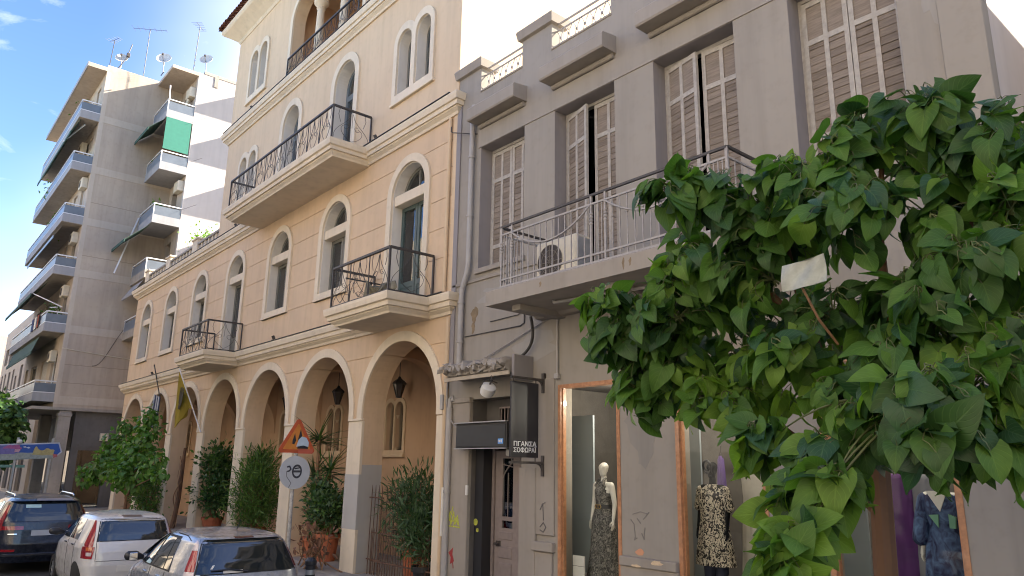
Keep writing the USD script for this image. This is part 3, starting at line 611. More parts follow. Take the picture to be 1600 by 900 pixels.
for p, q in ((1, 2), (3, 4)):
    a, b = POST[p], POST[q]; n = 13
    for k in range(1, n):
        x = a + (b - a) * k / n; part(br, 'baluster', bar((x, yr, 5.385), (x, yr, 6.28), .014), RAILG)
        if p == 3 and k % 2: part(br, 'knot', trimesh.creation.icosphere(1, 0.022).apply_translation((x, yr, 6.0)), RAILG)
    t = np.linspace(0, 1, 17)
    part(br, 'swag', tube([(a + (b - a) * u, yr - .02, 6.27 - 1.35 * u * (1 - u)) for u in t], 0.016, 5), RAILG)
for x in (BX0 + .3, BX1 - .03):
    for k in range(1, 8): part(br, 'baluster', bar((x, yr + (Y - yr) * k / 8, 5.385), (x, yr + (Y - yr) * k / 8, 6.28), .014), RAILG)
part(gb, 'drain_pipe', [tube([(-8.3, 7.9, 5.06), (-5.2, 8.2, 5.02)], .025, 8), tube([(-8.3, 7.9, 5.06), (-8.3, 7.9, 5.11)], .03, 8)], PIPE)
# left recess, pipes and cables
part(gb, 'string_course', bbox(GX0 + .02, -9.46, Y - .03, Y + .1, 6.10, 6.16, .01), GREYT)
part(gb, 'corner_strip', box(GX0 - .004, GX0 + .14, Y - .03, Y + .1, 4.4, 10.28), GREYL)
part(gb, 'downpipe', [tube([(-11.52, Y - .09, 10.0), (-11.56, Y - .09, 9.6), (-11.56, Y - .09, 6.5), (-11.60, Y - .09, 6.3), (-11.74, Y - .09, 6.0), (-11.76, Y - .09, 5.8), (-11.76, Y - .09, 4.35)], 0.055, 12)] +
     [cyl((-11.56, Y - .09), .07, z, z + .04, 12) for z in (8.8, 7.5)] + [cyl((-11.76, Y - .09), .07, z, z + .04, 12) for z in (5.7, 4.9)], PIPE)
part(gb, 'downpipe', [tube([(-11.98, Y - .12, 3.62), (-11.98, Y - .12, 0.12)], 0.06, 12), cyl((-11.98, Y - .12), .075, 2.0, 2.05, 12), tube([(-11.90, Y - .1, 3.75), (-11.92, Y - .11, 3.83), (-11.98, Y - .12, 3.80), (-11.98, Y - .12, 3.6)], .04, 8)], PIPE)
part(gb, 'pipe_sleeve', cyl((-12.13, Y - .1), .035, 1.2, 2.1, 10), WHITEP)
part(gb, 'iron_rod', tube([(-12.24, Y - .16, 9.74), (-12.24, Y - .16, 9.62), (-12.18, Y - .15, 9.58), (-11.5, Y + .0, 9.36)], .012, 6), IRON)
part(gb, 'cable', tube([(-11.7, Y - .02, 5.02), (-10.0, Y - .02, 5.02), (-9.9, Y - .02, 5.06), (-9.88, Y - .02, 5.5)], .012, 5), CABLE)
part(gb, 'cable', tube([(-10.9, Y - .015, 5.22), (-10.05, Y - .015, 5.24), (-10.02, Y - .015, 5.55)], .010, 5), CABLE)
part(gb, 'cable', tube(bez((-9.52, Y - .2, 5.1), (-9.5, Y - .1, 4.7), (-9.6, Y - .06, 4.5), (-10.1, Y - .12, 4.36), 12), .028, 6), CABLE)
part(gb, 'cable', tube(bez((-9.2, Y - .03, 5.05), (-9.8, Y - .03, 4.9), (-10.6, Y - .04, 4.62), (-11.5, Y - .06, 4.38), 12), .014, 5), CABLEG)
part(gb, 'conduit', [tube([(-9.02, Y - .03, 5.0), (-9.02, Y - .03, 4.06)], .02, 8), bbox(-9.07, -8.97, Y - .07, Y, 3.97, 4.06, .01)], PIPE)
part(gb, 'cable', tube(bez((-12.1, Y - .1, 4.3), (-12.15, Y - .12, 3.7), (-12.0, Y - .15, 3.2), (-11.5, Y - .1, 3.18), 14), .016, 6), CABLEG)
part(gb, 'electric_box', [bbox(-12.31, -12.22, Y - .14, Y - .02, 3.6, 3.9, .01)], PIPE)
# crumbling concrete canopy over the door
rr = np.random.default_rng(4)
N = 44; xs = np.linspace(-11.78, -9.78, N); rings = []
for k, x in enumerate(xs):
    e = 0.07 * math.sin(k * 1.9) + 0.05 * rr.normal(); e2 = 0.035 * rr.normal(); far = 0.18 * max(0, 1 - k / 7)
    yf = 8.06 + 0.06 * rr.random() + far
    rings.append([(x, Y, 4.14), (x, yf + .17, 4.125 + .01 * rr.normal()), (x, yf + .06 + .04 * rr.random(), 4.15 + .4 * abs(e2)), (x, yf + .05 + .05 * rr.random(), 4.22 + e * .35), (x, yf - .02, 4.26 + e * .45), (x, yf + .03 * rr.random(), 4.33 + e2), (x, yf + .1, 4.37 + e2 * .6), (x, Y, 4.40)])
cn = part(gb, 'canopy', loft(rings), CONC)
part(cn, 'broken_edge', [trimesh.convex.convex_hull(rr.normal(size=(9, 3)) * V([.09, .035, .035]) + V([x, 8.10 + .05 * rr.random(), 4.27 + .05 * rr.normal()])) for x in np.linspace(-11.7, -10.0, 17)], CONC)
part(cn, 'soffit_board', bbox(-11.62, -9.70, 8.16, 8.20, 4.06, 4.13, .005), stucco('cream_plaster', (0.42, 0.36, 0.28), amount=.5))
part(gb, 'canopy_side', [bbox(-9.73, -9.66, 8.25, Y, 3.98, 4.42, .008)], GREYL)
# entrance
part(gb, 'door_pilaster', bbox(GX0 + .0, DX0 + .002, Y - .07, Y + .1, 0.12, 3.76, .012), GREYT)
part(gb, 'door_pilaster', [bbox(DX1 - .002, DX1 + .42, Y - .05, Y + .1, 0.12, 2.5, .012), bbox(DX1 + .4, -9.1, Y - .03, Y + .1, 1.42, 4.0, .012), bbox(DX1 + .36, -9.08, Y - .09, Y + .1, 1.17, 1.32, .012), bbox(DX1 + .42, -9.13, Y - .05, Y + .1, 0.12, 1.165, .012)], GREYT)
part(gb, 'pilaster_cap', bbox(GX0 + .02, DX0 + .02, Y - .1, Y + .05, 3.70, 3.80, .012), GREYT)
part(gb, 'porch', [box(DX0 - .004, DX0 + .02, Y + .005, 10.6, 0, 3.77), box(DX1 - .02, DX1 + .004, Y + .005, 10.6, 0, 3.77), box(DX0, DX1, 10.6, 10.7, 0, 3.77), box(DX0, DX1, Y + .3, 10.7, 3.765, 3.8), box(DX0, DX1, Y + .02, 10.7, 0.0, 0.16)], ROOM)
yd = Y + 0.34
part(gb, 'black_door_edge', box(DX0 + .022, DX0 + .26, Y + .1, yd - .02, 0.16, 2.86), BLACKP)
dr = part(gb, 'front_door', prism_xz(rect(-11.06, -10.42, 0.17, 2.80).difference(unary_union([rect(-10.86, -10.56, 1.62, 2.66), rect(-10.86, -10.56, 1.42, 1.55)])), yd, yd + .05), DOORW)
part(dr, 'door_glass', box(-10.88, -10.54, yd + .025, yd + .03, 1.4, 2.68), GLASS)
part(dr, 'door_panel', [bbox(-10.92, -10.56, yd - .02, yd + .01, 0.3, 0.82, .015), bbox(-10.92, -10.56, yd - .015, yd + .01, 1.22, 1.36, .01), bbox(-10.92, -10.56, yd - .015, yd + .01, .9, 1.1, .01)], DOORW)
part(dr, 'door_grille', [tube(bez((-10.86, yd + .01, 2.3), (-10.8, yd + .01, 2.45), (-10.7, yd + .01, 2.5), (-10.57, yd + .01, 2.62), 8), .012, 5), bar((-10.86, yd + .01, 2.55), (-10.56, yd + .01, 2.5), .015), bar((-10.71, yd + .01, 1.62), (-10.71, yd + .01, 2.4), .012)], DOORW)
part(dr, 'door_handle', [tube([(-11.0, yd - .06, 1.14), (-10.9, yd - .06, 1.14)], .02, 8), cyl((-10.99, yd - .05), .02, 1.12, 1.16), bbox(-11.01, -10.88, yd - .012, yd + .005, 1.09, 1.19, .004)], IRON)
part(gb, 'door_frame', [box(DX0 + .262, -11.07, yd - .03, yd + .06, .16, 2.84), box(-10.41, -10.33, yd - .03, yd + .06, .16, 2.84), bbox(DX0 + .02, DX1 - .02, yd - .05, yd + .07, 2.845, 2.95, .01)], DOORW)
part(gb, 'transom_frame', prism_xz(rect(DX0 + .02, DX1 - .02, 2.952, 3.76).difference(rect(DX0 + .42, DX1 - .12, 3.02, 3.62)), yd, yd + .05), ROOM)
tg = part(gb, 'transom_grille', [bar((DX0 + .42, yd - .0, z), (DX1 - .12, yd - .0, z), .03) for z in (3.04, 3.60)], DOORW)
for k in range(9): part(tg, 'grille_bar', bar((DX0 + .46 + k * .1, yd + .01, 3.02), (DX0 + .46 + k * .1, yd + .01, 3.62), .022), DOORW)
part(gb, 'leaning_pole', tube([(-10.28, yd + .02, .2), (-10.12, yd + .15, 1.8)], .018, 6), BLACKP)
part(gb, 'doorbell', bbox(DX0 - .03, DX0 + .03, Y - .1, Y - .06, 1.98, 2.16, .008), WHITEP)
part(gb, 'junction_box', [bbox(-10.42, -10.28, Y + .02, Y + .1, 2.70, 2.82, .02)], WHITEP)
# boutique windows
for k, (a, b) in enumerate(SHX):
    fr = part(gb, 'shop_window_frame', prism_xz(rect(a, b, .42, 3.868).difference(rect(a + .065, b - .065, .49, 3.80)), Y - .012, Y + .11), COPPER)
    part(fr, 'shop_pane', box(a + .05, b - .05, Y + .05, Y + .056, .45, 3.84), SHOPGLASS)
    part(fr, 'frame_bead', [box(a + .066, a + .085, Y + .03, Y + .1, .49, 3.80), box(b - .085, b - .066, Y + .03, Y + .1, .49, 3.80)], COPPER)
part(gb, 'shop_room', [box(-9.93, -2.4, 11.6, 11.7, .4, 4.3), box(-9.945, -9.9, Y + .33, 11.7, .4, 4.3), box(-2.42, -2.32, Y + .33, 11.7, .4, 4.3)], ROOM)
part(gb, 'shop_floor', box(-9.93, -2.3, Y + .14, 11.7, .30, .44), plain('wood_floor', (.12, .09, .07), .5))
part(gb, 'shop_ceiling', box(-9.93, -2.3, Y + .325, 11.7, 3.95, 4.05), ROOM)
PB = plain('blue_grey_board', (.27, .31, .33), .35, 0, .05, 1.0)
for a_, b_, y_, h_ in ((-9.86, -9.10, 9.62, 3.42), (-7.30, -6.86, 9.6, 3.9), (-4.86, -4.42, 9.6, 3.3)): part(gb, 'display_partition', box(a_, b_, y_, y_ + .04, .45, h_), PB)
# small ceiling spots over the displays (one shows lit in the first window)
for x_ in (-8.35, -7.9, -6.0, -3.6):
    sp = thing('ceiling_spot', 'small lit ceiling spotlight ' + {-8.35: 'at the middle of the first shop window', -7.9: 'at the right of the first shop window', -6.0: 'over the leopard tunic', -3.6: 'over the blue wrap dress'}[x_], 'lamp', (x_, 9.8, 3.7))
    part(sp, 'housing', lathe([(.03, .10), (.045, .12), (.045, .2), (.02, .22), (.02, .25), (0, .25)], (x_, 9.8, 3.7), 14), BLACKP)
    part(sp, 'bulb', trimesh.creation.icosphere(2, .03).apply_translation((x_, 9.8, 3.80)), mat('lit_bulb', {'e': ('emission', {'color': (1.0, .86, .66), 'strength': 2.5})}, surface='e.emission'))
    L = UsdLux.SphereLight.Define(stage, sp + '/spot_light'); L.CreateRadiusAttr(.04); L.CreateIntensityAttr(5.0); L.CreateNormalizeAttr(True); L.CreateColorAttr(Gf.Vec3f(1, .88, .72)); L.AddTranslateOp().Set(Gf.Vec3d(0, 0, -.02))
part(gb, 'clothes_rail', [tube([(-8.6, 10.3, 3.35), (-7.0, 10.3, 3.35)], .02, 8), tube([(-6.4, 10.2, 2.95), (-3.2, 10.2, 2.95)], .02, 8)], ALU)
for a_, b_ in ((-7.655, -6.625), (-5.215, -4.475), (-2.985, -2.2)):
    part(gb, 'plinth', bbox(a_, b_, Y - .06, Y + .1, .12, 1.139, .01), GREYT); part(gb, 'plinth_ledge', bbox(a_, b_, Y - .09, Y + .1, 1.14, 1.27, .012), GREYT)
PATCHC = plain('bare_plaster', (.55, .42, .27), .9, 0, .2, 20)
rr = random.Random(2)
def blotch(cx, cz, rx, rz, n=14): return sg.Polygon([(cx + rx * rr.uniform(.6, 1.1) * math.cos(t), cz + rz * rr.uniform(.6, 1.1) * math.sin(t)) for t in np.linspace(0, 2 * PI, n)[:-1]])
part(gb, 'chipped_paint', [prism_xz(blotch(-6.95, 1.23, .11, .04), Y - .094, Y - .08), prism_xz(blotch(-7.32, 1.16, .1, .02), Y - .093, Y - .08)], PATCHC)
part(gb, 'chipped_paint', prism_xz(blotch(-7.32, 1.34, .09, .05), Y - .003, Y + .01), plain('salmon_plaster', (.55, .27, .15), .9))
def ragged(cx, cz, rx, rz, seed, n=26):
    q = random.Random(seed); return sg.Polygon([(cx + rx * (1 + .35 * math.sin(3 * t + seed) + q.uniform(-.18, .18)) * math.cos(t), cz + rz * (1 + .25 * math.sin(2 * t + seed) + q.uniform(-.15, .15)) * math.sin(t)) for t in np.linspace(0, 2 * PI, n)[:-1]])
RUSTS = plain('rust_stain', (.20, .145, .085), .9, 0, .3, 9); OLDP = stucco('older_grey_paint', (.255, .237, .212), amount=.4, streak=.4); OLDL = stucco('newer_grey_paint', (.305, .285, .255), amount=.3, streak=.3)
for k, (cx, cz, rx, rz) in enumerate(((-11.42, 5.42, .10, .16), (-11.46, 5.16, .05, .14))): part(gb, 'rust_stain', prism_xz(ragged(cx, cz, rx, rz, k), Y - .002, Y + .01), RUSTS)
for k, (cx, rz) in enumerate(((-6.42, .07), (-6.30, .05), (-8.1, .05), (-5.3, .08))): part(gb, 'rust_stain', prism_xz(ragged(cx, 5.24, .02, rz, k + 5), BY - .002, BY + .01), RUSTS)
for k, (cx, cz, rx, rz, m_) in enumerate(((-9.6, 4.62, .55, .22, OLDL), (-7.2, 3.1, .28, .5, OLDP), (-3.0, 5.3, .5, .3, OLDP), (-7.1, 6.2, .2, .45, OLDP), (-10.7, 5.75, .6, .16, OLDL), (-2.6, 8.1, .15, .5, OLDL))): part(gb, 'paint_patch', prism_xz(ragged(cx, cz, rx, rz, k + 11).intersection(rect(GX0 + .2, GX1 - .01, .2, 10).difference(opu.buffer(.02))), Y - .0022, Y + .01), m_)
# painted scrawls
def scrawl(lines, w, y): return prism_xz(unary_union([sg.LineString(l).buffer(w, 3) for l in lines]), y - .004, y + .01)
YEL = plain('yellow_spray', (.40, .42, .06), .8, 0, .35, 30); RED = plain('red_spray', (.30, .03, .03), .7, 0, .2, 30); BLK = plain('grey_pen', (.10, .09, .085), .7)
part(gb, 'yellow_scrawl', scrawl([[(-12.0, 1.42), (-11.92, 1.62), (-11.86, 1.45), (-11.80, 1.66), (-11.74, 1.44), (-11.68, 1.60), (-11.62, 1.42)], [(-12.02, 1.4), (-11.6, 1.39)], [(-11.95, 1.50), (-11.65, 1.49)], [(-11.85, 1.66), (-11.83, 1.75)], [(-11.98, 1.45), (-11.9, 1.55), (-11.88, 1.42)], [(-11.78, 1.42), (-11.72, 1.56), (-11.66, 1.44)], [(-11.96, 1.6), (-11.9, 1.66), (-11.84, 1.6)]], .012, Y - .072), YEL)
part(gb, 'yellow_scrawl', prism_xz(unary_union([sg.Point(-11.33, 1.50).buffer(.06), sg.Point(-11.27, 1.36).buffer(.035)]), Y + .09, Y + .105), YEL)
part(gb, 'red_scrawl', prism_xz(unary_union([sg.Polygon([(-11.92, .92), (-11.78, 1.02), (-11.80, .9), (-11.74, .78), (-11.86, .72), (-11.84, .84)]), sg.LineString([(-11.78, .76), (-11.76, .66)]).buffer(.008)]), Y - .076, Y - .06), RED)
part(gb, 'pen_scrawl', scrawl([[(-9.42, 1.82), (-9.36, 1.92), (-9.34, 1.72), (-9.34, 1.66)], [(-9.42, 1.55), (-9.34, 1.62), (-9.28, 1.55), (-9.34, 1.47), (-9.42, 1.5)], [(-9.38, 1.9), (-9.3, 1.94)]], .007, Y - .034), BLK)
part(gb, 'pen_scrawl', scrawl([[(-7.48, 1.78), (-7.42, 1.72), (-7.40, 1.52)], [(-7.36, 1.80), (-7.30, 1.74)], [(-7.24, 1.80), (-7.14, 1.90)], [(-7.22, 1.68), (-7.24, 1.52), (-7.28, 1.6)], [(-7.44, 1.86), (-7.3, 1.9), (-7.18, 1.88)], [(-7.40, 1.56), (-7.42, 1.50), (-7.37, 1.53)]], .006, Y - .002), plain('faint_pen', (.17, .155, .14), .8))

# things fixed to or standing on the grey building
hs = thing('hanging_sign', 'tall black banner sign with white lettering on two iron brackets', 'sign', (-9.35, 8.25, 2.6))
SX = -9.36; sy0, sy1 = 7.93, 8.54
part(hs, 'banner', bbox(SX - .02, SX + .02, sy0, sy1, 2.66, 3.90, .004), plain('black_banner', (.012, .011, .014), .5, 0, .2, 3))
for z, zz in ((3.97, 4.12), (2.58, 2.48)):
    part(hs, 'bracket', [bar((SX, sy0, z), (SX, Y - .02, z), .04), box(SX - .03, SX + .03, Y - .055, Y - .0, z - .22, z + .12), tube(bez((SX, Y - .04, z - .2), (SX, Y - .05, z - .08), (SX, Y - .1, z), (SX, Y - .22, z), 7), .018, 5)], IRON)
part(hs, 'hanger', [bar((SX, y, 3.9), (SX, y, 3.97), .015) for y in (sy0 + .05, sy1 - .05)] + [bar((SX, y, 2.58), (SX, y, 2.66), .015) for y in (sy0 + .05, sy1 - .05)], IRON)
LET = plain('white_vinyl', (.62, .62, .62), .5)
for txt, z in (('ΠΓΑΝΣΑ', 2.845), ('ΣΟΦΩΡΑΪ', 2.745)):
    m = meshkit.text_mesh(txt, 0.075, 0.004, True); w = m.bounds[1][0] - m.bounds[0][0]; k = 0.5 / w
    v = m.vertices; m2 = trimesh.Trimesh(np.stack([SX + .019 + v[:, 2], sy0 + .055 + v[:, 0] * k, z + v[:, 1]], 1), m.faces)
    part(hs, 'lettering', m2, LET)
sb = thing('shop_sign_box', 'wide black sign box above the narrow doorway with a small blue sticker', 'sign box', (-10.8, 8.5, 2.8))
part(sb, 'case', bbox(-11.56, -10.06, 8.44, 8.68, 2.83, 3.29, .012), BLACKP)
part(sb, 'face', bbox(-11.53, -10.09, 8.428, 8.45, 2.86, 3.24, .004), plain('charcoal_panel', (.028, .03, .031), .4))
part(sb, 'sticker', box(-10.27, -10.13, 8.422, 8.43, 2.90, 2.99), plain('blue_sticker', (.12, .32, .72), .4))
part(sb, 'sticker_mark', [box(-10.245, -10.20, 8.419, 8.424, 2.925, 2.965), box(-10.185, -10.155, 8.419, 8.424, 2.925, 2.975)], WHITEP)
part(sb, 'trim', [box(-11.57, -10.05, 8.40, 8.46, 3.285, 3.305), box(-11.57, -10.05, 8.41, 8.46, 2.815, 2.832)], ALU)
fl = thing('porch_floodlight', 'round cream floodlight tilted down under the broken canopy', 'lamp', (-10.27, 8.2, 3.7))
part(fl, 'lamp_drum', rot(lathe([(0, -.11), (.07, -.11), (.12, -.08), (.135, .0), (.135, .08), (.10, .1), (0, .1)], (-10.25, 8.15, 3.82), 20), .75, (0.3, 1, 0), (-10.25, 8.15, 3.82)), WHITEP, smooth=40)
part(fl, 'stem', tube([(-10.16, 8.17, 4.08), (-10.18, 8.17, 3.98), (-10.22, 8.16, 3.90)], .016, 6), IRON)
part(fl, 'yoke', tube([(-10.30, 8.01, 3.85), (-10.2, 8.02, 3.97), (-10.18, 8.16, 3.99), (-10.17, 8.30, 3.95)], .01, 5), IRON)
ac = thing('air_conditioner', 'cream air conditioner unit standing on the iron balcony', 'air conditioner', (-8.4, 8.1, 5.37))
part(ac, 'case', bbox(-8.86, -7.92, 8.02, 8.36, 5.44, 6.17, .02), CREAMP)
part(ac, 'feet', [box(-8.75, -8.65, 8.02, 8.36, 5.362, 5.45), box(-8.12, -8.02, 8.02, 8.36, 5.362, 5.45)], ALU)
part(ac, 'fan_grille', [tube([(-8.52 + r * math.cos(t), 8.012, 5.80 + r * math.sin(t)) for t in np.linspace(0, 2 * PI, 25)], .007, 4, False) for r in (.10, .20, .29)] + [bar((-8.52, 8.01, 5.80), (-8.52 + .29 * math.cos(t), 8.01, 5.80 + .29 * math.sin(t)), .01) for t in np.linspace(0, 2 * PI, 9)[:-1]], plain('grille_wire', (.16, .14, .11), .6))
part(ac, 'fan_opening', disc_y(-8.52, 8.015, 5.80, .29, .012), plain('fan_dark', (.06, .05, .045), .8))
part(ac, 'side_panel', bbox(-7.925, -7.905, 8.05, 8.33, 5.48, 6.12, .004), ALU)
# ================================================================ the apartment block at the end of the street
AX, AY, AL = -44.5, 6.8, -57.2
WXR, WY = -41.6, 11.0
ab = thing('apartment_block', 'tall beige apartment block with stacked balconies beyond the arcade building', 'building', (-50, 9, 0))
FZ = [5.40, 9.02, 12.10, 15.02, 18.05, 21.15]
part(ab, 'side_wall', box(AX - .3, AX, AY, WY + .2, 5.15, 24.72), BEIGE)
for z in FZ[1:] + [5.3]: part(ab, 'wall_band', box(AX - .1, AX + .018, AY - .003, WY, z, z + .42), BEIGEL)
part(ab, 'wall_band', box(AX - .05, AX + .012, AY - .006, AY + .22, 5.4, 24.3), BEIGEL)
holes = []
rr = random.Random(12)
for z in FZ:
    x = AX - 1.0
    while x > AL + 1.5:
        w = rr.choice([1.0, 1.6, 2.2]); holes.append(rect(x - w, x, z + .5, z + 2.6)); x -= w + rr.choice([.7, 1.1, 1.6])
part(ab, 'street_wall', prism_xz(rect(AL, AX - .3, 5.15, 24.3).difference(unary_union(holes)), AY, AY + .25), BEIGE)
for k, h in enumerate(holes):
    x0, z0, x1, z1 = h.bounds
    w = part(ab, 'balcony_door', prism_xz(h.buffer(.02).difference(unary_union([rect(x0 + .06, (x0 + x1) / 2 - .03, z0 + .06, z1 - .06), rect((x0 + x1) / 2 + .03, x1 - .06, z0 + .06, z1 - .06)])), AY + .12, AY + .17), OLIVE if k % 3 else WHITEM)
    part(w, 'window_pane', box(x0, x1, AY + .14, AY + .15, z0, z1), GLASS)
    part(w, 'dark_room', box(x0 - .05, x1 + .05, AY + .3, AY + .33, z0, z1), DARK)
    if k % 4 == 1: part(w, 'roller_shutter', box(x0 + .05, x1 - .05, AY + .08, AY + .1, z0 + 1.2 * (k % 3) / 2, z1), SHUT)
part(ab, 'end_wall', [box(AL, AL + .3, AY + .25, 16, 5.15, 24.3), box(AL + .3, AX - .3, 15.7, 16, 0, 24.3)], BEIGE)
rs = part(ab, 'roof_slab', prism_xy(sg.Polygon([(AL - .6, 5.82), (AX + .02, 5.82), (AX + .02, AY - .002), (AX - .31, AY - .002), (AX - .31, 16), (AL - .6, 16)]), 24.31, 24.55), BEIGE)
part(rs, 'roof_edge', box(AL - .62, AX + .03, 5.80, 5.84, 24.30, 24.58), BALCW)
for i, z in enumerate(FZ):
    x0 = AL; x1 = AX + 0.02 - (0 if i else .05); yf = 5.82
    sl = part(ab, 'balcony', [box(x0, x1, yf, AY - .002, z, z + .16), box(x0, x1, yf, yf + .1, z + .162, z + .44), box(x1 - .1, x1 - .001, yf + .1, AY - .002, z + .162, z + .44)], BALCW)
    part(sl, 'balcony_panel', [box(x0, x1 - .03, yf + .02, yf + .06, z + .442, z + .93), box(x1 - .07, x1 - .03, yf + .06, AY - .01, z + .442, z + .93)], BLUEPANEL)
    part(sl, 'balcony_rail', [bar((x0, yf + .04, z + 1.04), (x1 - .05, yf + .04, z + 1.04), .06), bar((x1 - .05, yf + .04, z + 1.04), (x1 - .05, AY, z + 1.04), .06), bar((x0, yf + .01, z + .46), (x1 - .02, yf + .01, z + .46), .035), bar((x1 - .02, yf + .01, z + .46), (x1 - .02, AY, z + .46), .035)] +
         [bar((x, yf + .04, z + .44), (x, yf + .04, z + 1.04), .035) for x in np.arange(x1 - .06, x0, -1.55)] + [bar((x1 - .05, yf + .5, z + .44), (x1 - .05, yf + .5, z + 1.04), .03)], WHITEM)
    if i: part(sl, 'drip_edge', box(x0, x1 + .006, yf - .012, AY - .01, z - .03, z - .002), CONC)
# awnings under some of the slabs
def awning(x0, x1, y0, z0, y1, z1, m, name='awning'):
    n = 12; xs = np.linspace(x0, x1, n); t = .02
    a = V([(x, y0, z0) for x in xs]); b = V([(x, y1 , z1 + .02 * math.sin(9 * x)) for x in xs])
    P = [trimesh.convex.convex_hull(V([a[k], a[k + 1], b[k], b[k + 1], a[k] + (0, t, t), a[k + 1] + (0, t, t), b[k] + (0, t, t), b[k + 1] + (0, t, t)])) for k in range(n - 1)]
    P.append(box(x0, x1, y1 - .02, y1 + .02, z1 - .14, z1 + .03))
    return part(ab, name, P, m)
awning(-55.5, -44.75, 5.95, 21.12, 5.55, 20.25, DGREENC); awning(-56, -46.2, 5.95, 11.98, 5.2, 11.15, DGREENC); awning(-54, -45.2, 5.95, 14.95, 5.65, 14.3, BLUEPANEL); awning(-56, -46.5, 5.95, 8.95, 5.7, 8.1, DGREENC)
for (a, b) in (((-44.9, 6.2, 20.9), (-46.5, 5.5, 20.2)), ((-45.3, 6.6, 10.5), (-46.3, 5.3, 11.2)), ((-45.3, 6.6, 10.5), (-44.8, 6.0, 10.3))):
    part(ab, 'awning_arm', bar(a, b, .05), WHITEM)
def wall_ac(x, y, z, w=.85): 
    p = part(ab, 'air_conditioner', bbox(x - w / 2, x + w / 2, y - .3, y, z, z + .6, .02), CREAMP)
    part(p, 'fan_opening', disc_y(x - .12, y - .306, z + .3, .22, .01), plain('fan_dark', (.06, .05, .045), .8))
for x, z in ((-45.3, 17.25), (-45.5, 14.1), (-45.6, 11.1), (-46.2, 7.6), (-47.5, 20.1)): wall_ac(x, AY - .003, z)
# the wing with its white end wall
part(ab, 'wing_wall', prism_xz(rect(AX, WXR - .25, 0, 24.4).difference(unary_union([rect(AX + .6, AX + 1.6, z + .45, z + 2.5) for z in (9.0, 12.05, 15.12, 18.2, 21.3)])), WY, WY + .25), BEIGE)
part(ab, 'dark_room', box(AX + .4, AX + 1.9, WY + .3, WY + .34, 0, 24), DARK)
part(ab, 'white_end_wall', box(WXR - .25, WXR, WY, 27, 0, 24.62), WHITEW)
part(ab, 'wing_roof', prism_xy(sg.box(AX + .002, 9.55, WXR - .004, 26.9), 24.40, 24.60), BEIGE)
part(ab, 'roof_kerb', [box(WXR - .2, WXR + .03, WY + .3, 27, 24.622, 24.80)] + [box(WXR - .1, WXR + .05, y, y + .22, 24.0, 24.62) for y in (11.9, 14.2)], CONC)
part(ab, 'rear_roof', box(AX, WXR - .2, 11.2, 27, 24.3, 24.38), CONC)
for i, z in enumerate((21.33, 18.2, 15.1, 12.0, 8.9)):
    x0, x1, yf = AX + .002, WXR + .012, 9.55
    sl = part(ab, 'balcony', [box(x0, x1, yf, WY - .002, z, z + .16), box(x0, x1, yf, yf + .1, z + .162, z + .46), box(x1 - .1, x1 - .001, yf + .1, WY - .002, z + .162, z + .46)], BALCW if i < 3 else CONC)
    part(sl, 'balcony_panel', [box(x0, x1 - .03, yf + .02, yf + .06, z + .462, z + .98), box(x1 - .07, x1 - .03, yf + .06, WY - .01, z + .462, z + .98)], BLUEPANEL)
    part(sl, 'balcony_rail', [bar((x0, yf + .04, z + 1.1), (x1 - .05, yf + .04, z + 1.1), .06), bar((x1 - .05, yf + .04, z + 1.1), (x1 - .05, WY, z + 1.1), .06), bar((x1 - .05, yf + .04, z + .45), (x1 - .05, yf + .04, z + 1.1), .05), bar((x0 + .05, yf + .04, z + .45), (x0 + .05, yf + .04, z + 1.1), .05)], WHITEM)
part(ab, 'canvas_curtain', [box(WXR + .015, WXR + .03, 9.58, 10.93, 19.42, 21.32)], GREENC)
part(ab, 'curtain_pole', bar((WXR + .03, 9.6, 22.4), (WXR - .1, 9.58, 23.3), .06), WHITEM)
awning(AX + .05, WXR - .1, 9.58, 21.25, 8.75, 20.45, DGREENC); awning(AX + .05, WXR - .1, 9.58, 15.02, 8.4, 13.9, DGREENC); awning(AX + .3, WXR - .3, 9.6, 11.9, 9.2, 11.2, BALCW)
part(ab, 'awning_arm', [bar((AX + .1, 9.5, 16.0), (AX + .9, 8.5, 12.4), .07)], WHITEM)
p = part(ab, 'air_conditioner', bbox(-42.6, -41.8, WY - .32, WY - .003, 23.1, 23.7, .02), CREAMP); p = part(ab, 'air_conditioner', bbox(-42.6, -41.8, WY - .32, WY - .003, 17.3, 17.9, .02), CREAMP)
part(ab, 'duct', tube([(-42.3, WY - .2, 23.1), (-42.6, WY - .25, 22.6), (-42.9, WY - .15, 22.4)], .1, 8), CREAMP)
for (y, z) in ((11.0, 21.4), (11.0, 18.9), (11.0, 16.1)): part(ab, 'cable', bar((WXR + .05, WY - .05, z), (WXR + .5, WY + .6, z + .35), .012), CABLE)
# ground floor
part(ab, 'soffit', prism_xy(sg.Polygon([(AL, 5.9), (AX - .08, 5.9), (AX - .08, AY), (AX, AY), (AX, WY), (WXR, WY), (WXR, 16), (AL, 16)]), 5.0, 5.15), CONC)
part(ab, 'column', [bbox(AX - .62, AX - .06, 7.14, 7.70, 0, 4.98, .02), bbox(AX - .66, AX - .02, 7.10, 7.74, 4.7, 4.85, .01)], CONC)
part(ab, 'column', bbox(-50.6, -50.04, 7.14, 7.70, 0, 4.98, .02), CONC)
part(ab, 'shop_wall', [prism_yz(sg.box(7.95, 0, WY + 4, 4.99).difference(sg.box(8.3, .1, 9.6, 3.0)), AX - .55, AX - .3), box(AX - .58, AX - .26, 7.95, WY, 3.15, 4.1), prism_xz(rect(AL, AX - .6, 0, 4.99).difference(unary_union([rect(x, x + 1.9, .3, 3.0) for x in (-56, -53, -49.5, -47)])), 8.4, 8.6)], CONCD)
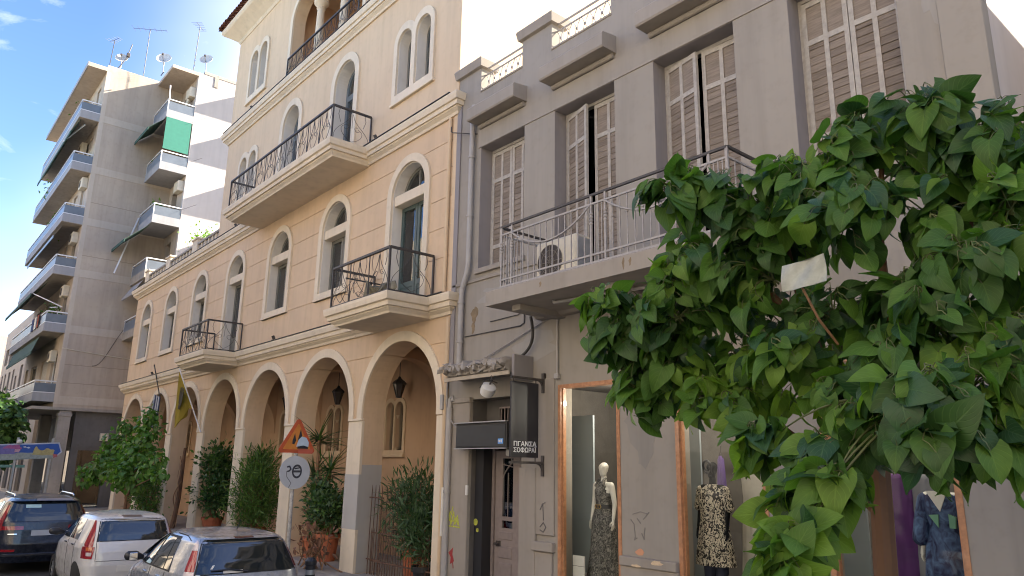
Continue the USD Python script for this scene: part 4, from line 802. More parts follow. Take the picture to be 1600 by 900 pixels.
part(ab, 'shop_front', [box(AL, AX - .6, 8.5, 8.52, .3, 3.0), box(AX - .45, AX - .43, 8.3, 9.6, .1, 3.0)], GLASS)
part(ab, 'dark_room', box(AL, AX - .9, 9.6, 9.7, 0, 4.9), DARK); part(ab, 'dark_room', box(AX - 1.2, AX - 1.1, 8.7, 14, 0, 4.9), DARK)
part(ab, 'shop_sign_board', bbox(-47.2, -44.9, 8.2, 8.4, 3.2, 4.0, .02), ROOM)
part(ab, 'air_conditioner', bbox(AX - .26, AX - .06, 9.2, 9.6, 3.5, 3.9, .02), CREAMP)
part(ab, 'facade_cable', [tube(bez((AX + .03, 6.8, 8.2), (AX + .04, 8.2, 8.05), (AX + .04, 9.5, 8.0), (AX + .04, 11, 7.85), 12), .018, 5)], CREAMP)
part(ab, 'facade_cable', [tube(bez((AX + .02, 8.3, 7.4), (AX + .02, 8.9, 7.3), (AX + .02, 9.2, 9.4), (AX + .02, 10.1, 10.3), 12), .014, 5)], CABLE)
part(ab, 'facade_crack', [box(AX, AX + .0015 + .003, AY + .2, WY - .1, z, z + .02) for z in (6.4, 7.35, 16.35, 13.3)], plain('joint_shadow', (.22, .18, .14), .9))
# things on the roof
def dish(label, x, y, z, r, tilt, az):
    d = thing('satellite_dish', label, 'satellite dish', (x, y, z), group='satellite dishes on the apartment block roof')
    prof = [(0.001, 0)] + [(r * t, .28 * r * t * t) for t in np.linspace(.15, 1, 7)] + [(r * 1.0, .28 * r + .02)] + [(r * t, .28 * r * t * t + .02) for t in np.linspace(.95, .15, 6)] + [(0.001, .02)]
    m = lathe(prof, (0, 0, 0), 24); m = rot(m, tilt, (1, 0, 0)); m = rot(m, az, (0, 0, 1)); m.apply_translation((x, y, z + r * 1.0 + .5))
    part(d, 'reflector', m, plain('dish_grey', (.50, .50, .48), .8, 0, .15, 8), smooth=40)
    c = V([x, y, z + r + .5]); n = V([0, 0, 1.0]); n = trimesh.transformations.rotation_matrix(az, (0, 0, 1))[:3, :3] @ trimesh.transformations.rotation_matrix(tilt, (1, 0, 0))[:3, :3] @ n
    part(d, 'feed_arm', [tube([c - V([0, 0, r * .9]), c + n * r * .9], .015, 5), bbox(*sum(([q - .05, q + .05] for q in (c + n * r * .95)), []), .01)], IRON)
    part(d, 'mast', [tube([(x, y, z), (x, y, z + r + .45)], .03, 8), bar((x - .3, y, z + .02), (x + .3, y, z + .02), .05)], ALU)
dish('pale round satellite dish on the roof beside the wing roof slab', -43.2, 9.4, 24.6, .42, 1.15, 1.0)
dish('smaller satellite dish near the lattice aerial on the white roof', -41.9, 11.4, 24.8, .38, 1.15, .9)
dish('satellite dish among leaning poles at the street corner of the roof', -44.9, 7.5, 24.72, .34, 1.15, 1.2)
def antenna(label, x, y, z, h, n, L, az, lean=0.0):
    a = thing('tv_antenna', label, 'antenna', (x, y, z), group='aerials on the apartment block roof')
    top = V([x + lean, y, z + h]); part(a, 'mast', tube([(x, y, z), top], .022, 6), IRON)
    d = V([math.cos(az), math.sin(az), 0]); e = V([-d[1], d[0], 0])
    part(a, 'boom', tube([top - d * L / 2, top + d * L / 2], .013, 5), IRON)
    for k in range(n):
        q = top + d * (k / (n - 1) - .5) * L; w = .32 - .16 * k / n
        part(a, 'element', tube([q - e * w, q + e * w], .007, 4), IRON)
antenna('tall thin rooftop aerial with a long crossbar, highest on the block', -44.6, 8.7, 24.7, 3.2, 7, 1.9, 1.0)
antenna('lattice-like vertical aerial near the middle of the roof', -42.0, 10.75, 24.6, 3.0, 6, .9, 2.4, .25)
antenna('crooked aerial at the far left of the roof', -44.8, 6.9, 24.6, 1.7, 5, .8, .4, .5)
antenna('aerial beside the tiled tower eaves', -41.7, 14.2, 24.8, 3.4, 6, 1.2, 1.2)
bp = thing('roof_pole', 'bent dark pole leaning over the corner of the roof', 'pole', (-44.8, 7.8, 24.7))
part(bp, 'pole', tube([(-44.8, 7.3, 24.7), (-44.7, 7.7, 25.6), (-44.7, 7.9, 26.6)], .03, 6), IRON); part(bp, 'clamp', bbox(-44.78, -44.62, 7.68, 7.86, 25.7, 25.95, .02), IRON)
for k, (x, y, m, lab) in enumerate(((-46.6, 5.75, plain('red_cloth', (.30, .09, .06), .9), 'dark red garment hung over the balcony rail'), (-47.4, 5.74, WHITEP, 'white cloth hung over the balcony rail'), (-48.3, 5.74, plain('blue_cloth', (.05, .07, .16), .9), 'dark blue trousers hung over the balcony rail'))):
    g = [(x + .32 * math.cos(t) * (1 if abs(math.sin(t)) < .9 else .9), t) for t in (0,)]
    xs = np.linspace(x - .3, x + .3, 9)
    solo('hung_laundry', loft([[(q, 5.78 + .02 * math.sin(17 * q) + d, z) for q in xs for d in ((.0,))] + [(q, 5.765 + .02 * math.sin(17 * q), z) for q in xs[::-1]] for z in np.linspace(10.12, 9.42, 6)]), m, lab, 'laundry', group='laundry on the balcony rail')

# ================================================================ buildings the street implies: behind the tower, across the road, next door
rb = thing('rear_block', 'narrow block with stacked verandas standing behind the tiled tower', 'building', (-39.6, 23, 0))
part(rb, 'walls', box(-41.0, -38.2, 21.1, 27.5, 0, 28.5), BEIGE)
for k, z in enumerate((14.3, 17.4, 20.5, 23.7, 26.7)):
    h = (.9, 1.0, .9, .95, .45)[k]
    b = part(rb, 'balcony', prism_yz(sg.Polygon([(18.6, z), (21.099, z), (21.099, z + .2), (18.72, z + .2), (18.72, z + h), (18.6, z + h)]), -39.6, -38.2), BALCW)
    part(b, 'side_parapet', [box(-39.6, -39.5, 18.721, 21.099, z + .201, z + h)], BALCW); part(b, 'side_parapet', [box(-38.3, -38.2, 18.721, 21.099, z + .201, z + h)], BALCW)
def far_building(name, label, x0, x1, y0, y1, h, m, seed, face):
    """face: y of the street front"""
    b = thing(name, label, 'building', ((x0 + x1) / 2, face, 0)); rr = random.Random(seed); hs = []
    s = 1 if face == y0 else -1
    for z in np.arange(4.6, h - 2.2, 3.1):
        x = x0 + rr.uniform(.8, 1.4)
        while x < x1 - 2.0: w = rr.choice([1.0, 1.3, 2.0]); hs.append(rect(x, x + w, z, z + rr.choice([1.5, 2.2]))); x += w + rr.uniform(.8, 1.6)
    x = x0 + .8
    while x < x1 - 3: hs.append(rect(x, x + 2.4, .3, 3.2)); x += 3.2
    f0, f1 = sorted((face, face + s * .25))
    part(b, 'front_wall', prism_xz(rect(x0, x1, 0, h).difference(unary_union(hs)), f0, f1), m)
    q0, q1 = sorted((face + s * .25, y1 if s > 0 else y0))
    part(b, 'walls', [box(x0, x0 + .3, q0, q1, 0, h), box(x1 - .3, x1, q0, q1, 0, h), box(x0 + .3, x1 - .3, q0 + .3, q1, h - .3, h), box(x0 + .3, x1 - .3, *( (q1 - .3, q1) if s > 0 else (q0, q0 + .3)), 0, h - .3)], m)
    for h_ in hs:
        a0, c0, a1, c1 = h_.bounds
        y_ = face + s * .18
        part(b, 'window', [box(a0, a1, min(y_, y_ + .02), max(y_, y_ + .02), c0, c1)], plain('dark_pane', (.03, .035, .04), .08))
OPP = stucco('pale_ochre_render', (.50, .43, .34), amount=.3); OPP2 = stucco('pale_grey_render', (.48, .45, .42), amount=.3)
far_building('far_street_building', 'dull ochre building beyond the apartment block, hidden by the far tree', -84, -59.5, 8.2, 20, 14, BEIGE, 6, 8.2)
far_building('far_street_building', 'beige building closing the far end of the street', -118, -100, -6, 20, 16, BEIGE, 7, -6)
far_building('opposite_building', 'pale ochre building across the road, left of the camera', -52, -24, -20, -7.2, 17, OPP, 1, -7.2)
far_building('opposite_building', 'pale grey building across the road, behind the camera', -23.9, -3, -20, -7.2, 14, OPP2, 2, -7.2)
far_building('opposite_building', 'ochre building across the road, right of the camera', -2.9, 22, -20, -7.2, 19, OPP, 3, -7.2)
far_building('opposite_building', 'tall pale building across the road at its far end', -90, -52.1, -20, -7.2, 20, OPP2, 4, -7.2)
far_building('next_door_building', 'low pale building next door, right of the grey shops', -0.6, 16, 9.0, 18, 10, OPP2, 5, 9.0)
# ================================================================ leaves and plants
def leaf_template(rows, cols, width, lobe=0.0, fold=0.25, droop=0.25, wave=0.0):
    """a leaf along +x, normal +z, one unit long: vertices, faces, (s, t)"""
    v, uv = [], []
    for i in range(rows):
        t = i / (rows - 1); w = width(t)
        for j in range(cols):
            s = -1 + 2 * j / (cols - 1)
            x = t - lobe * abs(s) ** 1.5 * (1 - t) ** 2.5
            v.append((x, s * w, fold * abs(s) * w - droop * t * t + wave * math.sin(9 * t + 2 * s) * abs(s))); uv.append(((s + 1) / 2, t))
    f = []
    for i in range(rows - 1):
        for j in range(cols - 1):
            a = i * cols + j; f += [(a, a + cols, a + cols + 1), (a, a + cols + 1, a + 1)]
    return V(v), V(f), V(uv)
def frames(d, n):
    d = d / (np.linalg.norm(d, axis=1, keepdims=True) + 1e-9); y = np.cross(n, d); y /= np.linalg.norm(y, axis=1, keepdims=True) + 1e-9; return np.stack([d, y, np.cross(d, y)], 1)
def place(tmpl, o, d, n, size):
    """copies of a template with base o, axis d, normal n -> (vertices per copy, faces, uv)"""
    tv, tf, tuv = tmpl; F = frames(V(d, float), V(n, float)); o = V(o, float); size = np.broadcast_to(V(size, float), (len(o),))
    return o[:, None] + np.einsum('kc,ncd->nkd', tv, F) * size[:, None, None]
def joined(vs, tmpl):
    n, k = vs.shape[:2]; f = (tmpl[1][None] + (np.arange(n) * k)[:, None, None]).reshape(-1, 3)
    return (vs.reshape(-1, 3), f), np.tile(tmpl[2], (n, 1))
heart_w = lambda t: 0.53 * (max(0.0, math.sin(PI * min(1, (t * 0.93 + 0.07)) ** 0.62)) ** 0.85) * (1 - 0.18 * t)
HEART = [leaf_template(9, 5, heart_w, 0.30, f, d, w) for f, d, w in ((0.22, 0.32, 0.02), (0.45, 0.18, 0.03), (0.10, 0.5, 0.03), (0.32, 0.1, 0.02), (-.08, .38, .035), (.3, .62, .025))]
OVAL = leaf_template(4, 3, lambda t: 0.26 * math.sin(PI * min(1, t * .94 + .06)) , 0, 0.3, 0.2)
LANCE = leaf_template(4, 3, lambda t: 0.09 * math.sin(PI * min(1, t * .94 + .05)) ** .7, 0, 0.3, 0.25)
BLADE = leaf_template(8, 3, lambda t: 0.035 * (1 - t) ** .6 * min(1, .5 + 4 * t), 0, 0.5, 0.18)
BLOBS = [(-4.48, 5.0, 3.95, 0.24), (-4.32, 5.2, 3.48, 0.36), (-3.73, 5.0, 3.73, 0.36), (-4.2, 5.4, 3.25, 0.25), (-3.52, 4.7, 4.74, 0.21), (-3.45, 5.0, 4.8, 0.25), (-3.66, 5.4, 4.35, 0.35), (-3.01, 5.0, 4.51, 0.32), (-3.55, 5.6, 3.96, 0.38), (-3.85, 5.8, 3.44, 0.4), (-2.78, 5.2, 4.71, 0.27), (-2.87, 5.4, 4.3, 0.39), (-3.2, 5.8, 3.66, 0.41), (-3.25, 5.5, 3.15, 0.3), (-3.65, 5.2, 3.08, 0.22), (-2.31, 5.2, 4.78, 0.29), (-2.22, 5.0, 4.21, 0.37), (-2.89, 6.2, 3.67, 0.36), (-2.6, 5.4, 3.14, 0.37), (-2.28, 5.5, 5.05, 0.23), (-1.86, 5.5, 5.03, 0.28), (-1.63, 5.2, 4.89, 0.18), (-1.99, 5.6, 4.59, 0.38), (-1.94, 5.0, 3.22, 0.31), (-1.93, 4.6, 2.8, 0.3), (-2.3, 4.6, 2.57, 0.27), (-2.38, 4.4, 2.34, 0.2), (-2.12, 4.2, 2.42, 0.13), (-2.26, 4.0, 2.11, 0.14), (-2.25, 3.9, 1.98, 0.14), (-1.49, 4.2, 2.63, 0.21), (-1.59, 4.3, 2.87, 0.22), (-1.46, 5.4, 4.57, 0.29), (-1.34, 5.6, 4.78, 0.27), (-1.65, 5.8, 4.45, 0.2), (-1.31, 5.2, 4.11, 0.27), (-1.48, 5.2, 3.28, 0.31), (-1.53, 4.8, 2.98, 0.26), (-1.42, 5.0, 2.8, 0.27), (-1.45, 4.8, 2.58, 0.2), (-1.14, 5.4, 4.25, 0.35), (-1.27, 5.6, 3.68, 0.41), (-1.18, 5.0, 2.93, 0.36), (-2.75, 4.6, 2.68, 0.17), (-3.3, 5.2, 2.98, 0.2), (-2.85, 5.0, 3.32, 0.23), (-4.3, 5.2, 3.1, 0.2), (-1.0, 5.4, 3.8, 0.44), (-2.14, 5.6, 3.72, 0.22), (-0.6, 5.8, 4.3, 0.45), (-0.4, 6.2, 3.4, 0.45), (-3.5, 5.2, 4.15, .35), (-3.95, 5.2, 3.75, .33), (-2.95, 5.2, 3.95, .35), (-2.55, 5.3, 3.6, .33), (-3.1, 5.4, 3.4, .35), (-3.5, 5.5, 3.3, .33), (-2.0, 5.2, 3.6, .3), (-2.6, 5.1, 4.6, .3), (-1.8, 5.3, 4.2, .35), (-1.55, 5.1, 3.75, .3), (-2.3, 5.0, 3.0, .28), (-1.7, 4.9, 3.4, .3), (-4.0, 5.3, 3.35, .3), (-3.75, 5.0, 4.05, .25), (-4.45, 5.1, 3.7, .28), (-4.2, 5.2, 3.85, .28), (-4.0, 5.2, 3.6, .3), (-4.45, 5.3, 3.35, .22), (-3.3, 5.0, 4.7, .25), (-3.0, 5.1, 4.3, .3), (-2.4, 5.2, 4.5, .3)]
ft = thing('street_tree', 'large broad-leaved street tree with drooping heart-shaped leaves in front of the boutique', 'tree', (-2.62, 5.9, 0.0))
rg = np.random.default_rng(21)
trunk = [(-2.62, 5.9, -.05), (-2.60, 5.88, .8), (-2.58, 5.82, 1.7), (-2.52, 5.75, 2.5)]
part(ft, 'trunk', tube(trunk + [(-2.5, 5.7, 3.0)], [.12, .10, .085, .075, .06], 10), BARK)
forks = {'a': [(-2.52, 5.75, 2.5), (-2.75, 5.65, 3.1), (-2.92, 5.5, 3.9), (-2.95, 5.4, 4.5)], 'b': [(-2.5, 5.7, 3.0), (-2.3, 5.65, 3.5), (-1.9, 5.6, 3.9), (-1.5, 5.6, 4.4)], 'c': [(-2.55, 5.78, 2.2), (-3.0, 5.6, 2.7), (-3.6, 5.45, 3.2), (-4.2, 5.25, 3.6)], 'd': [(-2.5, 5.7, 2.9), (-2.2, 5.3, 3.1), (-1.9, 4.9, 3.1), (-1.8, 4.5, 2.85)], 'e': [(-2.5, 5.72, 2.7), (-2.0, 5.8, 3.1), (-1.3, 5.6, 3.4), (-.8, 5.6, 3.6)], 'f': [(-2.9, 5.52, 3.6), (-3.3, 5.3, 4.2), (-3.5, 5.1, 4.7)], 'g': [(-2.3, 5.64, 3.5), (-2.2, 5.4, 4.3), (-2.1, 5.4, 4.9)]}
BR = []
for k, p in forks.items():
    part(ft, 'limb', tube(p, np.linspace(.042, .014, len(p)), 8), BARK)
    for i in range(len(p) - 1):
        for t in np.linspace(0, 1, 5): BR.append(V(p[i]) * (1 - t) + V(p[i + 1]) * t)
BR = V(BR)
twigs, LO, LD, LN, LS, pet, TIP = [], [], [], [], [], [], []
for (bx, by, bz, R) in BLOBS:
    c = V([bx, by, bz]); q = BR[np.argmin(np.linalg.norm(BR - c, axis=1))]
    twigs.append(tube(bez(q, q + (c - q) * .35 + V([0, 0, .12]), q + (c - q) * .7 + V([0, 0, .15]), c, 8), np.linspace(.010, .005, 8), 5))
    for k in range(int(6 + 27 * R)):
        u = rg.normal(size=3); u /= np.linalg.norm(u); u[2] = u[2] * .8 + .25; u[1] -= .25
        e = c + u * R * rg.uniform(.65, 1.05); e[2] -= .12 * R
        pts = bez(c - u * R * .1, c + u * R * .4 + V([0, 0, .08]), c + u * R * .8 + V([0, 0, .08]), e, 9)
        twigs.append(tube(pts, np.linspace(.006, .003, 9), 4))
        for j in range(2, 9, 1 if R < .2 else 2):
            p = pts[j]; d0 = pts[j] - pts[j - 1]; side = 1 if (j + k) % 2 else -1
            out = np.cross(d0, [0, 0, 1.0]) * side; out /= np.linalg.norm(out) + 1e-9
            d = out * rg.uniform(.3, 1.0) + d0 / np.linalg.norm(d0) * rg.uniform(.2, .7) + V([0, -.15, -rg.uniform(-.15, 1.35)]) + rg.normal(size=3) * .22; d /= np.linalg.norm(d)
            b = p + (out * .5 + V([0, 0, -.35]) + d * .4) * rg.uniform(.05, .1)
            pet.append(tube([p, (p + b) / 2 + V([0, 0, .012]), b], .0028, 3, False))
            n = V([0, -.3, .55]) + u * .8 + rg.normal(size=3) * .55; n -= d * (n @ d)
            TIP.append(j / 8); LO.append(b); LD.append(d); LN.append(n); LS.append((.085 + .135 * rg.random() ** .8) * (1.0 if by < 4.75 else .97))
LO, LD, LN, LS = map(V, (LO, LD, LN, LS))
LM = [leafmat(f'tree_leaf_{i}', c, trans=t, rough=r) for i, (c, t, r) in enumerate([((0.030, 0.074, 0.020), .28, .45), ((0.048, 0.112, 0.024), .34, .48), ((0.072, 0.155, 0.028), .40, .50), ((0.118, 0.215, 0.036), .45, .52), ((0.028, 0.076, 0.032), .26, .38)])]
young = meshkit.fbm(LO * 1.9, 3, 5) + rg.normal(size=len(LO)) * .09 + .16 * (V(TIP) - .55)
mi = np.digitize(young, [.37, .53, .66]); mi[rg.random(len(LO)) < .12] = 4
ti = rg.integers(0, 6, len(LO))
part(ft, 'twigs', cat(twigs), TWIG); part(ft, 'leaf_stalks', cat(pet), TWIG)
near = np.argsort(np.linalg.norm(LO - V([0, 0, 2.5]), axis=1) / LS)
vis = [k for k in near if LO[k, 0] < -1.05 + 0 * LO[k, 1]]; first = set(vis[:300])
for k in vis[:300]:
    t = HEART[ti[k]]; vs = place(t, LO[k:k + 1], LD[k:k + 1], LN[k:k + 1], LS[k:k + 1])
    part(ft, 'leaf', (vs[0], t[1]), LM[mi[k]], smooth=True, uv=t[2])
for m in range(5):
    G = [], [], 0
    V_, F_, U_, n0 = [], [], [], 0
    for t in range(6):
        ks = [k for k in range(len(LO)) if mi[k] == m and ti[k] == t and k not in first]
        if not ks: continue
        (v, f), uv = joined(place(HEART[t], LO[ks], LD[ks], LN[ks], LS[ks]), HEART[t]); V_.append(v); F_.append(f + n0); U_.append(uv); n0 += len(v)
    if V_: part(ft, 'foliage', (np.vstack(V_), np.vstack(F_)), LM[m], smooth=True, uv=np.vstack(U_), kind='stuff')
pl = thing('blank_plate', 'blank pale grey sheet caught upright among the leaves of the large tree', 'sheet', (-2.42, 4.55, 3.6))
xs = np.linspace(-2.52, -2.215, 13); zs = np.linspace(3.70, 3.885, 9)
sh = lambda x, z, d: (x, 4.55 + .012 * math.sin(9 * x + 14 * z) + .008 * math.sin(31 * x - 23 * z) + d, z + .05 * (x + 2.37) + .008 * math.sin(11 * x))
part(pl, 'sheet', loft([[sh(x, z, 0) for x in xs] + [sh(x, z, .005) for x in xs[::-1]] for z in zs]), plain('pale_sheet', (.27, .29, .26), .4, 0, .2, 14))
part(pl, 'stick', tube([(-2.40, 4.57, 3.72), (-2.37, 4.72, 3.5), (-2.34, 4.9, 3.35)], .009, 6), TWIGB)

def bush(name, label, cat_, x, y, z0, z1, rx, ry, n, seed, tmpl, size, cols, pot=None, stems=5, up=.5, gap=.0):
    """a pot plant or shrub: stems, many small leaves in clumps"""
    b = thing(name, label, cat_, (x, y, z0 if pot is None else .12)); r = np.random.default_rng(seed)
    zc, h = (z0 + z1) / 2, (z1 - z0) / 2
    cl = []
    while len(cl) < max(10, n // 60):
        u = r.normal(size=3); u /= np.linalg.norm(u); u *= r.uniform(.35, 1.0) ** .6
        cl.append(V([x + u[0] * rx, y + u[1] * ry, zc + u[2] * h]))
    cl = V(cl); base = V([x, y, (pot[1] - .05 if pot else z0 - .35)])
    st = [tube(bez(base + r.normal(size=3) * V([.06, .06, 0]), base + V([0, 0, .3]), c * .5 + base * .5 + V([0, 0, .1]), c, 7), np.linspace(.016, .006, 7), 5) for c in cl[:max(stems, len(cl))]]
    part(b, 'stems', cat(st), TWIGB)
    i = r.integers(0, len(cl), n); s = .34 * min(rx, h) + .04
    o = cl[i] + r.normal(size=(n, 3)) * s * V([1, .8, 1]) * .62
    d = (o - cl[i]) / (s + 1e-6) + r.normal(size=(n, 3)) * .5 + V([0, 0, up]); nn = V([0, -.2, 1.0]) + r.normal(size=(n, 3)) * .6
    sz = r.uniform(.7, 1.25, n) * size; m = r.integers(0, len(cols), n)
    for k, c in enumerate(cols):
        (v, f), uv = joined(place(tmpl, o[m == k], d[m == k], nn[m == k], sz[m == k]), tmpl); part(b, 'foliage', (v, f), c, smooth=True, kind='stuff')
    if pot:
        pr, ph, pm = pot
        part(b, 'pot', lathe([(0, .12), (pr * .72, .12), (pr * .95, ph - .1), (pr * 1.06, ph - .1), (pr * 1.06, ph), (pr * .93, ph), (pr * .9, ph - .06), (0, ph - .06)], (x, y, 0), 20), pm)
        part(b, 'soil', cyl((x, y), pr * .88, ph - .12, ph - .05, 16), plain('soil', (.05, .035, .025), .95))
    return b
G1 = leafmat('shrub_leaf_dark', (.04, .088, .026), veins=False, trans=.15); G2 = leafmat('shrub_leaf_mid', (.072, .14, .034), veins=False, trans=.2); G3 = leafmat('shrub_leaf_light', (.11, .19, .042), veins=False, trans=.25); G4 = leafmat('oleander_leaf', (.068, .118, .058), veins=False, trans=.15, rough=.5)
bush('potted_oleander', 'leafy oleander in a terracotta pot inside the nearest arch', 'potted plant', -14.15, 9.35, .85, 2.3, .80, .5, 2200, 31, LANCE, .19, [G4, G1, G4], (.30, .78, TERRA))
bush('potted_oleander', 'low oleander sprays hanging beside the fence at the right pier', 'potted plant', -13.35, 9.05, .45, 1.5, .4, .35, 1000, 32, LANCE, .18, [G4, G1], (.24, .5, BLACKP))
bush('potted_shrub', 'bushy shrub in a terracotta pot behind the road signs', 'potted plant', -18.1, 9.25, .75, 2.0, .72, .45, 2300, 33, OVAL, .13, [G1, G2, G4], (.33, .78, TERRA))
bush('feathery_shrub', 'tall feathery green shrub filling the third arch', 'shrub', -22.75, 9.2, .5, 2.75, .95, .5, 5200, 34, LANCE, .19, [G2, G2, G3], (.34, .6, TERRA), up=.8)
bush('broad_shrub', 'dark rounded shrub in the fourth arch', 'shrub', -26.35, 9.2, .9, 2.8, .95, .5, 3600, 35, OVAL, .15, [G1, G2, G1], (.34, .7, TERRA))
bush('hedge_column', 'yellow-green hedge column between the far piers behind the young tree', 'shrub', -31.2, 8.4, .2, 2.2, .8, .5, 2600, 36, OVAL, .12, [G2, G3], None)
def yucca(name, label, x, y, z0, z1, heads, seed, L, n=46):
    b = thing(name, label, 'yucca', (x, y, .12)); r = np.random.default_rng(seed)
    part(b, 'pot', lathe([(0, .12), (.22, .12), (.3, .55), (.33, .55), (.33, .63), (.28, .63), (.28, .58), (0, .58)], (x, y, 0), 18), TERRA)
    for k, (dx, dy, dz) in enumerate(heads):
        top = V([x + dx, y + dy, z0 + dz]); part(b, 'stem', tube(bez((x, y, .5), (x, y, 1.0), top - V([dx * .3, 0, .6]), top, 8), np.linspace(.05, .04, 8), 8), TWIGB)
        u = r.normal(size=(n, 3)); u[:, 2] = u[:, 2] * .6 + .45; u /= np.linalg.norm(u, axis=1, keepdims=True)
        for q in range(n):
            m = place(BLADE, [top + V([0, 0, r.uniform(-.15, .1)])], u[q:q + 1], np.cross(np.cross(u[q:q + 1], [[0, 0, 1.0]]), u[q:q + 1]) + 1e-3, [L * r.uniform(.7, 1.1)])
            part(b, 'blade', (m[0], BLADE[1]), (G1, G2, G4)[q % 3], smooth=True)
yucca('yucca', 'spiky tall yucca rising behind the triangular road sign', -18.95, 9.3, 2.6, 3.6, [(-.1, 0, .55), (.5, .1, -.3), (-.45, .1, -.45)], 41, .95)
yucca('yucca', 'shorter spiky yucca above the feathery shrub', -22.9, 9.25, 2.4, 3.0, [(0, 0, .3), (-.4, .1, .0)], 42, .75)
def crown_tree(name, label, x, y, h0, blobs, n, tmpl, size, cols, seed, r0=.06):
    t = thing(name, label, 'tree', (x, y, 0)); r = np.random.default_rng(seed)
    c0 = V([x, y, h0]); part(t, 'trunk', tube([(x, y, -.05), (x + .03, y, h0 * .5), (x, y, h0)], [r0, r0 * .85, r0 * .7], 9), BARK)
    part(t, 'limbs', [tube(bez(c0 - V([0, 0, .2]), c0 + V([0, 0, .3]), V(b[:3]) * .6 + c0 * .4, b[:3], 8), np.linspace(r0 * .5, .01, 8), 6) for b in blobs], TWIGB)
    w = V([b[3] ** 2 for b in blobs]); i = r.choice(len(blobs), n, p=w / w.sum()); B = V(blobs)
    u = r.normal(size=(n, 3)); u /= np.linalg.norm(u, axis=1, keepdims=True); o = B[i, :3] + u * (B[i, 3] * r.uniform(.3, 1.05, n))[:, None]
    d = u + V([0, 0, -.5]) + r.normal(size=(n, 3)) * .6; nn = V([0, 0, 1.0]) + u * .7 + r.normal(size=(n, 3)) * .5; m = r.integers(0, len(cols), n)
    for k, c in enumerate(cols):
        (v, f), uv = joined(place(tmpl, o[m == k], d[m == k], nn[m == k], r.uniform(.7, 1.2, int((m == k).sum())) * size), tmpl); part(t, 'crown', (v, f), c, smooth=True, kind='stuff')
    return t
G5 = leafmat('young_leaf', (.075, .17, .034), veins=False, trans=.3); G6 = leafmat('young_leaf_light', (.11, .215, .042), veins=False, trans=.35)
HL = leaf_template(5, 3, heart_w, .25, .25, .3)
crown_tree('young_tree', 'young green street tree standing at the kerb before the far arches', -25.4, 6.2, 1.5, [(-27.6, 6.1, 2.5, .55), (-27.0, 6.1, 3.1, .45), (-26.3, 6.3, 2.4, .6), (-25.6, 6.1, 2.2, .6), (-24.2, 6.2, 2.7, .5), (-23.9, 6.2, 3.35, .4), (-24.0, 6.2, 3.8, .3), (-24.6, 6.1, 2.1, .6), (-28.9, 6.1, 2.2, .5), (-23.0, 6.1, 2.3, .35), (-22.2, 6.1, 2.6, .22), (-21.9, 6.1, 2.15, .22), (-29.8, 6.0, 2.0, .45), (-26.6, 6.2, 3.6, .3), (-25.2, 6.2, 2.9, .5)], 2500, HL, .14, [G5, G2, G6, G5], 51)
crown_tree('far_tree', 'dark green tree at the far left under the balconies', -44.5, 4.6, 2.2, [(-46, 4.4, 4.2, 1.2), (-44, 4.6, 4.6, 1.0), (-42.6, 4.7, 3.7, .9), (-45, 4.5, 3.1, 1.2), (-48, 4.4, 5.0, 1.2), (-43.5, 4.6, 3.0, .8), (-41.8, 4.8, 4.4, .6), (-42.2, 4.7, 3.0, .8), (-49, 4.2, 3.6, 1.3), (-51, 4.2, 5.2, 1.3), (-47, 4.3, 2.6, .9)], 5200, HL, .24, [G1, G1, G2], 52, .12)
vt = thing('wrapped_trunk', 'thin bare tree trunk wrapped in dry vines inside the fifth arch', 'tree trunk', (-29.6, 8.9, .1))
part(vt, 'trunk', tube([(-29.6, 8.9, .1), (-29.4, 8.95, 1.2), (-29.2, 8.9, 2.2), (-29.15, 8.9, 3.0)], [.09, .08, .07, .05], 8), BARK)
part(vt, 'vine', [tube([(-29.6 + .12 * math.cos(3 * t) + .12 * t, 8.88 + .1 * math.sin(3 * t), .15 + .75 * t) for t in np.linspace(0, 3.4, 40)], .018, 5)], TWIGB)
part(vt, 'dry_leaf', [trimesh.Trimesh(*(lambda q: (q[0], LANCE[1]))(place(LANCE, [(-29.3, 8.85, z)], [(.3 * (-1) ** k, -.2, -1)], [(0, -1, .2)], [.5])), process=False) for k, z in enumerate((2.6, 2.3, 1.9, 1.6))], TWIGB)
rp = thing('roof_plant', 'bright green plant growing on the low roof behind the parapet', 'plant', (-32.2, 9.6, 10.4))
r = np.random.default_rng(9); n = 420; o = V([-32.2, 9.6, 11.75]) + r.normal(size=(n, 3)) * V([.42, .3, .3])
(v, f), uv = joined(place(OVAL, o, r.normal(size=(n, 3)) + V([0, 0, .6]), r.normal(size=(n, 3)) * .5 + V([0, 0, 1]), r.uniform(.1, .2, n)), OVAL); part(rp, 'foliage', (v, f), G6, smooth=True, kind='stuff')
part(rp, 'stem', tube([(-32.2, 9.6, 10.35), (-32.2, 9.6, 11.7)], .03, 6), TWIGB)

